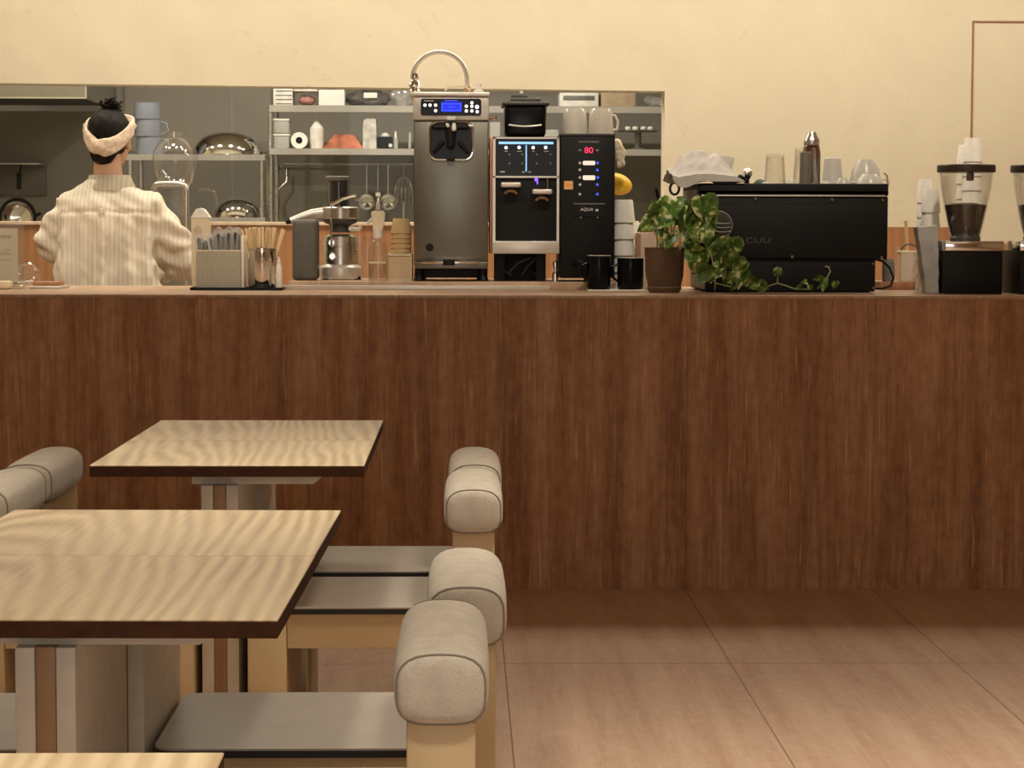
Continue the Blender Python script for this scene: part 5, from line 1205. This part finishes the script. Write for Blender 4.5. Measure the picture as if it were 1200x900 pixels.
# loose shirt
bm = new_bm()
prof = [(.225, .150, .74), (.222, .148, .86), (.214, .146, zy(325)), (.205, .142, zy(300)), (.198, .138, zy(275)), (.200, .132, zy(255)), (.200, .122, zy(244)), (.190, .110, zy(235)), (.158, .096, zy(227)), (.110, .078, zy(220)), (.080, .070, zy(213))]
rings = []
for rx, ry, z in prof:
    rings.append([bm.verts.new((XP-.008+rx*(abs(math.cos(2*PI*i/48))**.85)*math.copysign(1, math.cos(2*PI*i/48)), YP+.005+ry*math.sin(2*PI*i/48), z)) for i in range(48)])
for a, b in zip(rings, rings[1:]): bridge(bm, a, b)
bm.faces.new(rings[0][::-1]); bm.faces.new(rings[-1])
for pts in ([(V(-.145, 0, zy(242)), .058), (V(-.205, .01, zy(261)), .058), (V(-.240, .03, zy(281)), .056), (V(-.230, .08, zy(297)), .054), (V(-.16, .17, zy(316)), .050), (V(-.12, .21, zy(322)), .036)],
            [(V(.148, 0, zy(242)), .060), (V(.208, .015, zy(261)), .064), (V(.252, .04, zy(284)), .073), (V(.268, .09, zy(304)), .078), (V(.235, .18, zy(318)), .064), (V(.19, .25, zy(324)), .038)]):
    for (a, ra), (b, rb) in zip(pts, pts[1:]): capsule(bm, a, b, ra, rb, 16)
sh = remesh(obj('shirt', bm, SHIRT, person), .009, 6, SHIRT)
def folds(p, n):
    x, z = p.x+.008, p.z     # person-centred
    d = .010*mnoise.noise(Vector((p.x*9, p.y*9, p.z*7)))+.008*mnoise.noise(Vector((p.x*22+p.z*14, p.y*22, p.z*16)))
    if abs(x) < .17 and p.y < 0 and z < zy(247):
        f = min(1, (zy(247)-z)/.10)
        d += f*(.009*math.sin(x*75+1.6*mnoise.noise(Vector((0, 2, z*4))))+.016*mnoise.noise(Vector((x*24, 1, z*3))))
        d += f*.020*math.exp(-((x+.006)/.014)**2)-.018*f*math.exp(-((x-.022)/.009)**2)
    if p.y < .02 and abs(z-zy(249)+.03*abs(x)) < .006 and abs(x) < .18: d -= .006
    if abs(x) > .19: d += .006*math.sin(z*60+p.y*30+x*40+3*mnoise.noise(p*8))+.016*mnoise.noise(Vector((p.x*14+p.z*9, p.y*14, p.z*22)))
    return n*d
displace(sh, folds)
bm = new_bm(); n = 40; rings = []
for r, z in ((.068, zy(217)), (.070, zy(209)), (.077, zy(207)), (.088, zy(212)), (.104, zy(222)), (.107, zy(225))):
    row = []
    for i in range(n):
        a = 2*PI*i/n; ca, sa = math.cos(a), math.sin(a)
        row.append(bm.verts.new((XP+.004+r*1.04*ca, YP+.002+r*.88*sa, z-.020*max(0, sa)*(r > .08)-.006*abs(ca)*(r > .08))))
    rings.append(row)
for a, b in zip(rings, rings[1:]): bridge(bm, a, b)
bmesh.ops.solidify(bm, geom=list(bm.faces), thickness=.003); obj('collar', bm, SHIRT, sh, angle=60)
bm = new_bm(); box(bm, XP-.020, XP+.006, YP-.152, YP-.139, zy(254), zy(246), .003); obj('hanger_loop', bm, SHIRT, sh)
bm = new_bm(); ellipsoid(bm, V(0, 0, .88), .175, .13, .14)
for s in (-1, 1):
    capsule(bm, V(s*.088, 0, .86), V(s*.092, .01, .48), .098, .075, 16); capsule(bm, V(s*.092, .01, .48), V(s*.094, -.01, .11), .075, .06, 14)
remesh(obj('trousers', bm, PANTS, person), .010, 4, PANTS)
for s in (-1, 1):
    bm = new_bm(); capsule(bm, V(s*.094, -.035, .042), V(s*.102, .13, .036), .042, .034, 14)
    for v in bm.verts: v.co.z = max(v.co.z, 0)
    obj('shoe', bm, SHOE, person)
# ------------------------------------------------------------------ kitchen beyond the glass
Yh0, Yh1 = 11.6, 12.6
xh = fx(103, Yh0); zh = fz(115.5, Yh0, 50)
t = thing('range_hood', 'stainless extractor hood in the top left of the kitchen', 'extractor hood', ((XL+xh)/2+.05, (Yh0+Yh1)/2, zh))
bm = new_bm(); box(bm, XL+.05, xh, Yh0, Yh0+.02, zh, 2.35); box(bm, xh-.02, xh, Yh0+.02, Yh1, zh, 2.35); obj('hood_shell', bm, steel_mat('hood_steel', (.46, .44, .41), .2, (3, 3, 3)), t)
bm = new_bm(); box(bm, XL+.05, xh-.02, Yh0+.02, Yh1, zh+.02, zh+.04); obj('hood_filter', bm, DARKGREY, t)
bm = new_bm(); box(bm, XL+.05, xh+.002, Yh0-.004, Yh0, zh, zh+.008); box(bm, xh-.006, xh+.002, Yh0-.006, Yh0, zh, 2.35); obj('hood_edge', bm, CHROME, t)
# wall pot rail at far left
t = thing('pot_shelf', 'narrow steel shelf with backing plate on the left kitchen wall', 'shelf', (fx(20, 12.5), 12.6, fz(230, 12.5)))
bm = new_bm(); pbox(bm, -60, 190.5, 46, 193, 12.5, .19, .002); obj('shelf_board', bm, STEELS, t)
bm = new_bm(); pbox(bm, -60, 193, 54, 229, 12.68, .018); obj('back_plate', bm, M('dark_steel_plate', (.13, .115, .09), .5), t)
t = thing('hanging_ladle', 'black ladle hanging below the narrow shelf at far left', 'ladle', (fx(23, 12.4), 12.45, fz(222, 12.4)))
bm = new_bm(); tube(bm, [P(22, 222, 12.45), P(22.5, 203, 12.45)], [.012, .016], 8); tube(bm, [P(22.5, 204, 12.45), P(24, 199, 12.47), P(24, 193.5, 12.55)], .006, 6); obj('ladle_handle', bm, BLACK, t)
yp = 12.1
t = thing('frying_pan', 'round steel wok with black rim standing in the far left of the kitchen', 'pan', (fx(21, yp), yp, fz(258, yp)))
c = P(21, 254, yp); k = yp/F
bm = new_bm(); lathe(bm, c, [(20*k, -.01), (18*k, .03), (12*k, .07), (.001, .08)], 32, 'Y', close=False); obj('pan_bowl', bm, CHROME, t)
bm = new_bm(); tube(bm, [(c.x+20*k*math.cos(2*PI*i/32), c.y-.01, c.z+20*k*math.sin(2*PI*i/32)) for i in range(32)], .010, 8, closed=True); obj('pan_rim', bm, BLACK, t)
bm = new_bm(); tube(bm, [(c.x+19*k, c.y-.01, c.z), (c.x+27*k, c.y-.02, c.z+.02)], .009, 8); obj('pan_handle', bm, BLACK, t)
z_ = c.z-20*k-.012
bm = new_bm(); box(bm, XL+.02, fx(310, 12.0), 11.75, 12.69, .82, .86, .004); box(bm, XL+.05, fx(310, 12.0)-.05, 11.8, 12.65, 0, .82); t = tag(obj('kitchen_counter', bm, STEELS), 'long steel counter along the back of the kitchen', 'counter')
# the pan's stand
bm = new_bm(); box(bm, fx(-8, 12.1), fx(50, 12.1), 12.0, 12.3, .86, z_, .004); tag(obj('stove_block', bm, DARKGREY), 'dark stove top block under the wok', 'stove')
# left two-tier over-shelf
ys = 11.8
def shelf_unit(name, label, pxl, pxr, tiers, posts, Yf, dep, base):
    x0, x1 = fx(pxl, Yf), fx(pxr, Yf)
    t = thing(name, label, 'shelf', ((x0+x1)/2, Yf+dep/2, base)); tops = []
    for (pt, pb) in tiers:
        zt, zb_ = fz(pt, Yf, (pxl+pxr)/2), fz(pb, Yf, (pxl+pxr)/2); tops.append(zt)
        bm = new_bm(); box(bm, x0, x1, Yf, Yf+.004, zb_, zt, .001, 1); box(bm, x0, x1, Yf+.004, Yf+dep, zt-.006, zt); obj('shelf_board', bm, STEELS, t)
    for p in posts:
        for dy in (0, dep-.03):
            bm = new_bm(); a = fx(p, Yf); tube(bm, [(a, Yf+.016+dy, base), (a, Yf+.016+dy, tops[0]-.002 if len(posts) < 3 else tops[0])], .013, 10); obj('post', bm, STEEL, t)
    return tops
t1 = shelf_unit('steel_rack', 'two-tier steel rack left of the kitchen shelves', 148, 311, [(181, 188), (255, 261)], [153, 307], ys, .42, .86)
def dome(px, Y, hw, yb, yt, lab, z):
    k = Y/F; x = fx(px, Y)
    bm = new_bm(); h = (yb-yt)*k
    prof = [(hw*k*1.03, 0), (hw*k*1.03, .004)]+[(hw*k*math.cos(q*PI/2/10)**.8 if q < 10 else .001, .004+h*math.sin(q*PI/2/10)) for q in range(0, 11)]
    lathe(bm, (x, Y, z), prof, 40); return tag(obj('steel_bowl', bm, CHROME, angle=50), lab, 'bowl', 'upside-down steel bowls')
dome(267, ys+.2, 40, 181, 154, 'large steel bowl upside down on the top tier of the rack', t1[0]); dome(278, ys+.2, 27, 255, 233, 'smaller steel bowl upside down on the lower tier of the rack', t1[1])
yk = ys+.1; k = yk/F
for i, (pb, pt, lab) in enumerate(((181, 160, 'blue-grey pitcher at the bottom of the stack of three'), (160, 140, 'blue-grey pitcher in the middle of the stack of three'), (140, 120.5, 'blue-grey pitcher on top of the stack of three, no handle in view'))):
    z0 = t1[0] if i == 0 else t1[0]+(181-pb)*k; z1 = t1[0]+(181-pt)*k-.002
    x = fx(176, yk)-.006*i
    t = thing('stacked_pitcher', lab, 'pitcher', (x, yk, z0), 'stacked blue-grey pitchers')
    bm = new_bm(); lathe(bm, (x, yk, z0), [(16*k, 0), (16.4*k, .004), (14.4*k, z1-z0), (.001, z1-z0)], 24); obj('pitcher_body', bm, BLUEG, t)
    bm = new_bm(); s = 1 if i < 2 else -1
    tube(bm, [(x+s*14.5*k*(1 if i < 2 else .2), yk+(0 if i < 2 else .06), z1-.01), (x+s*21*k*(1 if i < 2 else .2), yk+(0 if i < 2 else .11), z1-.018), (x+s*23.5*k*(1 if i < 2 else .2), yk+(0 if i < 2 else .12), z0+.03), (x+s*15.5*k*(1 if i < 2 else .2), yk+(0 if i < 2 else .06), z0+.014)], .006, 8); obj('pitcher_handle', bm, BLUEG, t)
# middle shelves
yz = 12.0
t2 = shelf_unit('kitchen_shelves', 'steel wall shelves crowded with boxes and bottles in the kitchen', 316, 790, [(124, 132), (174.5, 182)], [317.5, 489, 787], yz, .40, .9)
bm = new_bm(); box(bm, fx(314, yz), fx(793, yz), yz-.02, yz+.45, .86, .9, .004); box(bm, fx(316, yz), fx(790, yz), yz, yz+.42, 0, .86); tag(obj('kitchen_base_unit', bm, STEELS), 'steel base unit under the kitchen shelves', 'cabinet')
ya = yz+.03
def kb(name, q, z, dep, mat, lab, cat, bev=.004, yy=None, group=None):
    y = ya if yy is None else yy
    bm = new_bm(); a, b = fx(q[0], y), fx(q[2], y); box(bm, a, b, y, y+dep, z, fz(q[1], y, q[0]), bev); return tag(obj(name, bm, mat), lab, cat, group)
o = kb('white_crate', (321, 103, 343.5, 124), t2[0], .16, WHITEP, 'white slatted plastic crate at the left end of the top shelf', 'crate')
bm = new_bm()
for py in (106, 111, 116, 121): pbox(bm, 323, py, 342, py+1.4, ya-.001, .002)
obj('crate_slots', bm, GREYP, o)
o = kb('food_tub', (346, 108, 371.5, 124), t2[0], .16, CLEARP, 'clear tub with pinkish contents on the top shelf', 'tub')
bm = new_bm(); box(bm, fx(345, ya)-.002, fx(372.5, ya), ya-.005, ya+.165, fz(108, ya), fz(105.5, ya), .003); obj('tub_lid', bm, WHITEP, o)
bm = new_bm(); c = P(358.5, 119, ya); ellipsoid(bm, (c.x, ya+.08, t2[0]+.03), .045, .06, .027); wrinkle(bm, .01, 40); obj('tub_contents', bm, PINK, o)
kb('white_carton', (374, 105, 404, 124), t2[0], .16, PAPERW, 'plain white carton right of the pinkish tub', 'carton')
bm = new_bm(); c = P(432, 117, ya+.1); ellipsoid(bm, (c.x, ya+.12, t2[0]+.045), .12, .08, .045, 28, 16); wrinkle(bm, .02, 22, 4)
for v in bm.verts: v.co.z = max(v.co.z, t2[0])
t = tag(obj('dark_plastic_bag', bm, M('dark_film', (.10, .09, .08), .25, var=.4), angle=25), 'crumpled dark plastic bag on the top shelf', 'bag')
bm = new_bm(); pbox(bm, 426, 108.5, 442, 115, ya+.03, .01, .003); obj('bag_label', bm, PAPERW, t)
bm = new_bm(); ellipsoid(bm, (fx(472, ya), ya+.1, t2[0]+.06), .075, .07, .06, 24, 14); wrinkle(bm, .02, 24, 9)
for v in bm.verts: v.co.z = max(v.co.z, t2[0])
tag(obj('clear_bag', bm, WRAP, angle=25), 'crumpled clear plastic bag at the right of the top shelf, beside the ice cream machine', 'bag')
# lower tier
for i, (yt_, yb_, lab) in enumerate(((157.5, 174.5, 'lower of two white lidded tubs on the second shelf'), (140, 156.5, 'upper of two white lidded tubs on the second shelf'))):
    zb_ = t2[1] if i == 0 else t2[1]+(174.5-156.5)*ya/F
    zt_ = zb_+(yb_-yt_)*ya/F-.012
    t = thing('white_tub', lab, 'tub', (fx(330, ya), ya+.06, zb_), 'white tubs'); a, b = fx(321, ya), fx(339, ya)
    bm = new_bm(); box(bm, a, b, ya, ya+.13, zb_, zt_, .005); obj('tub_body', bm, FROST, t)
    bm = new_bm(); box(bm, a-.003, b+.003, ya-.003, ya+.133, zt_, zt_+.012, .003); obj('tub_lid', bm, WHITEP, t)
c = P(350.5, 165, ya); R = 9.5*ya/F
bm = new_bm(); lathe(bm, (c.x, ya, t2[1]+R), [(R, 0), (R, .11), (R*.42, .11), (R*.42, 0), (R, 0)], 28, 'Y', close=False); t = tag(obj('paper_roll', bm, PAPERW), 'white paper roll lying with its dark core to the front', 'roll')
bm = new_bm(); lathe(bm, (c.x, ya+.004, t2[1]+R), [(R*.41, 0), (R*.41, .1)], 20, 'Y'); obj('roll_core', bm, BLACK, t)
t = thing('white_bottle', 'white plastic bottle on the second shelf left of the red bag', 'bottle', (fx(371, ya), ya+.05, t2[1]))
k = (ya+.05)/F; bm = new_bm(); lathe(bm, (fx(371, ya), ya+.05, t2[1]), [(7.6*k, 0), (8*k, .006), (8*k, 24*k), (5*k, 28*k), (4*k, 29*k)], 22); obj('bottle_body', bm, WHITEP, t)
bm = new_bm(); lathe(bm, (fx(371, ya), ya+.05, t2[1]+29*k), [(4.3*k, 0), (4.3*k, 4.5*k), (3.8*k, 5*k)], 16); obj('bottle_cap', bm, WHITEP, t)
bm = new_bm(); xr = fx(402.5, ya); prism(bm, [(fx(379, ya), ya, t2[1]), (fx(426, ya), ya, t2[1]), (fx(423, ya), ya, t2[1]+.02), (fx(416, ya), ya, t2[1]+.075), (fx(393, ya), ya, t2[1]+.075), (fx(382, ya), ya, t2[1]+.025)], (0, .12, 0)); soft(bm, 4); wrinkle(bm, .012, 20, 2)
for v in bm.verts: v.co.z = max(v.co.z, t2[1])
tag(obj('red_bag', bm, REDBAG, angle=30), 'flat orange-red printed bag lying on the second shelf', 'bag')
bm = new_bm(); prism(bm, [(fx(425, ya), ya+.01, t2[1]), (fx(441, ya), ya+.01, t2[1]), (fx(441, ya), ya+.01, fz(139, ya)), (fx(437, ya), ya+.01, fz(134.5, ya)), (fx(426, ya), ya+.01, fz(141, ya))], (0, .08, 0)); soft(bm, 4); wrinkle(bm, .010, 30, 6)
for v in bm.verts: v.co.z = max(v.co.z, t2[1])
tag(obj('upright_foil_bag', bm, M('pale_foil_bag', (.55, .52, .46), .3, var=.35, scale=26), angle=25), 'upright pale foil bag right of the red bag', 'bag')
o = kb('black_gadget', (442, 160, 460, 174.5), t2[1], .10, GLOSSBLACK, 'small black boxed gadget with white knob on the second shelf', 'gadget')
bm = new_bm(); c = P(451, 159, ya); ellipsoid(bm, (c.x, ya+.05, fz(160, ya)+.004), .022, .02, .016); obj('white_cap', bm, WHITEP, o)
bm = new_bm(); c = P(457.5, 170.5, ya); lathe(bm, c, [(.009, -.008), (.011, 0)], 14, 'Y'); obj('white_knob', bm, WHITEP, o)
t = thing('white_dropper', 'small white pointed bottle beside the black gadget', 'bottle', (fx(463.5, ya), ya+.03, t2[1]))
bm = new_bm(); k = (ya+.03)/F; lathe(bm, (fx(463.5, ya), ya+.03, t2[1]), [(2.8*k, 0), (2.8*k, 11*k), (1.6*k, 13*k)], 14); obj('bottle_body', bm, FROST, t)
bm = new_bm(); lathe(bm, (fx(463.5, ya), ya+.03, t2[1]+13*k), [(1.6*k, 0), (1.2*k, 5*k), (.5*k, 8*k)], 12); obj('nozzle', bm, WHITEP, t)
t = thing('tall_white_tool', 'thin white handled tool standing at the right of the second shelf', 'utensil', (fx(480, ya), ya+.04, t2[1]))
bm = new_bm(); c = fx(480, ya); capsule(bm, (c, ya+.04, t2[1]+.009), (c+.002, ya+.04, t2[1]+.085), .009, .007); obj('tool_handle', bm, FROST, t)
# hanging utensils under the shelf
zr_ = fz(193, 12.66)
bm = new_bm(); tube(bm, [(fx(322, 12.66), 12.66, zr_), (fx(484, 12.66), 12.66, zr_)], .006, 8)
for px in (326, 480): box(bm, fx(px, 12.66)-.006, fx(px, 12.66)+.006, 12.66, 12.694, zr_-.006, zr_+.006)
tag(obj('utensil_rail', bm, STEELS), 'thin steel rail under the kitchen shelves with hanging utensils', 'rail')
def hang(px, pyend, name, lab, build, cat):
    a = P(px, 193, 12.63); t = thing(name, lab, cat, (a.x, 12.63, fz(pyend, 12.63)), 'hanging kitchen utensils')
    hk = [(a.x, 12.66, zr_+.009), (a.x, 12.645, zr_+.014), (a.x, 12.632, zr_), (a.x, 12.63, zr_-.03)]
    bm = new_bm(); tube(bm, hk, .003, 6); obj('hook', bm, CHROME, t); build(t, a.x)
def ladle(t, x):
    bm = new_bm(); tube(bm, [(x, 12.63, zr_-.028), (x, 12.63, zr_-.17)], .005, 8); obj('ladle_shaft', bm, CHROME, t)
    bm = new_bm(); c = Vector((x, 12.60, zr_-.215)); lathe(bm, c, [(.048, 0), (.045, .02), (.03, .038), (.001, .045)], 24, 'Y', close=False); obj('ladle_bowl', bm, CHROME, t)
def spat(t, x):
    bm = new_bm(); tube(bm, [(x, 12.63, zr_-.028), (x, 12.63, zr_-.15)], .005, 8); obj('shaft', bm, CHROME, t)
    bm = new_bm(); box(bm, x-.015, x+.015, 12.62, 12.626, zr_-.26, zr_-.145, .004); obj('blade', bm, CHROME, t)
def whisk(t, x):
    bm = new_bm(); capsule(bm, (x, 12.63, zr_-.22), (x, 12.63, zr_-.30), .012, .014); obj('whisk_handle', bm, STEEL, t)
    bm = new_bm()
    for q in range(7):
        a = PI*q/7; pts = [(x+.055*math.sin(PI*s/10)**.8*math.cos(a)*(1 if True else 0), 12.62+.04*math.sin(PI*s/10)*math.sin(a), zr_-.22+.19*(1-abs(1-s/5))) if False else (x+(.055*math.cos(PI*s/10))*math.cos(a), 12.62+.035*math.cos(PI*s/10)*math.sin(a), zr_-.22+.15*math.sin(PI*s/10)**.7) for s in range(11)]
        tube(bm, pts, .0022, 5)
    tube(bm, [(x, 12.63, zr_-.028), (x, 12.63, zr_-.08)], .003, 5)
    obj('wires', bm, CHROME, t)
def scoop(t, x):
    bm = new_bm(); tube(bm, [(x+.03, 12.63, zr_-.028), (x+.03, 12.62, zr_-.10), (x-.02, 12.61, zr_-.15), (x-.025, 12.61, zr_-.17)], .007, 8); tube(bm, [(x, 12.63, zr_-.028), (x+.03, 12.63, zr_-.04)], .003, 6); obj('bent_shaft', bm, STEEL, t)
    bm = new_bm(); capsule(bm, (x-.025, 12.61, zr_-.18), (x-.02, 12.61, zr_-.235), .012, .014); obj('tip', bm, CHROME, t)
hang(430, 232, 'hanging_strainer', 'leftmost steel ladle hanging near the juicer', ladle, 'ladle'); hang(443, 237, 'hanging_turner', 'flat steel turner hanging in the middle', spat, 'turner'); hang(455, 230, 'hanging_skimmer', 'steel ladle hanging between turner and whisk', ladle, 'ladle'); hang(473, 235, 'hanging_whisk', 'balloon whisk hanging beside the ice cream machine', whisk, 'whisk'); hang(330, 236, 'bent_scoop', 'bent steel hook tool hanging at the left of the rail', scoop, 'utensil')
# right-hand shelves: items
o = kb('label_printer', (655, 108.5, 700.5, 124), t2[0], .2, WHITEP, 'flat white device with dark slot on the top shelf at right', 'device')
bm = new_bm(); pbox(bm, 660, 112, 697, 117.5, ya-.003, .004, .001); obj('dark_slot', bm, GREYP, o)
kb('cardboard_box', (703.5, 108, 744, 124), t2[0], .2, M('brown_card', (.44, .33, .21), .85), 'plain brown cardboard box on the top shelf at right', 'box')
bm = new_bm(); ellipsoid(bm, (fx(768, ya), ya+.1, t2[0]+.03), .06, .06, .03, 20, 12); wrinkle(bm, .014, 30, 1)
for v in bm.verts: v.co.z = max(v.co.z, t2[0])
tag(obj('crumpled_film', bm, WRAP, angle=25), 'crumpled clear film at the right end of the top shelf', 'film')
t = thing('cake_stand', 'small stand with a flat white dish on the second shelf at right', 'stand', (fx(749, ya), ya+.12, t2[1]))
zz = fz(154, ya, 749); bm = new_bm(); x = fx(749, ya); lathe(bm, (x, ya+.12, t2[1]), [(.05, 0), (.05, .008), (.018, .014), (.018, zz-t2[1])], 20); obj('stand_column', bm, GREYP, t)
bm = new_bm(); lathe(bm, (x, ya+.12, zz), [(.02, 0), (.11, .004), (.112, .008), (.08, .014), (.03, .02), (.001, .021)], 30); obj('dish', bm, STEEL, t)
for dx in (-.06, -.02, .025, .062):
    bm = new_bm(); ellipsoid(bm, (x+dx, ya+.06, zz+.02), .017, .016, .012, 14, 8); obj('white_lid_knob', bm, WHITEP, t)
kb('grey_tub', (630, 152, 654, 174.5), t2[1], .15, FROST, 'milky tub on the second shelf between the machines', 'tub')
kb('white_box_small', (574, 143, 586, 174.5), t2[1], .15, FROST, 'milky box on the second shelf right of the ice cream machine', 'box')
bm = new_bm(); tube(bm, [P(769, 222, 12.6), P(776, 252, 12.45), ], .008, 8); a = P(776, 252, 12.45); tube(bm, [a, (a.x+.02, 12.4, .905)], .008, 8); tag(obj('dark_stick', bm, BLACK), 'thin dark stick leaning at the right edge of the pass-through', 'stick')
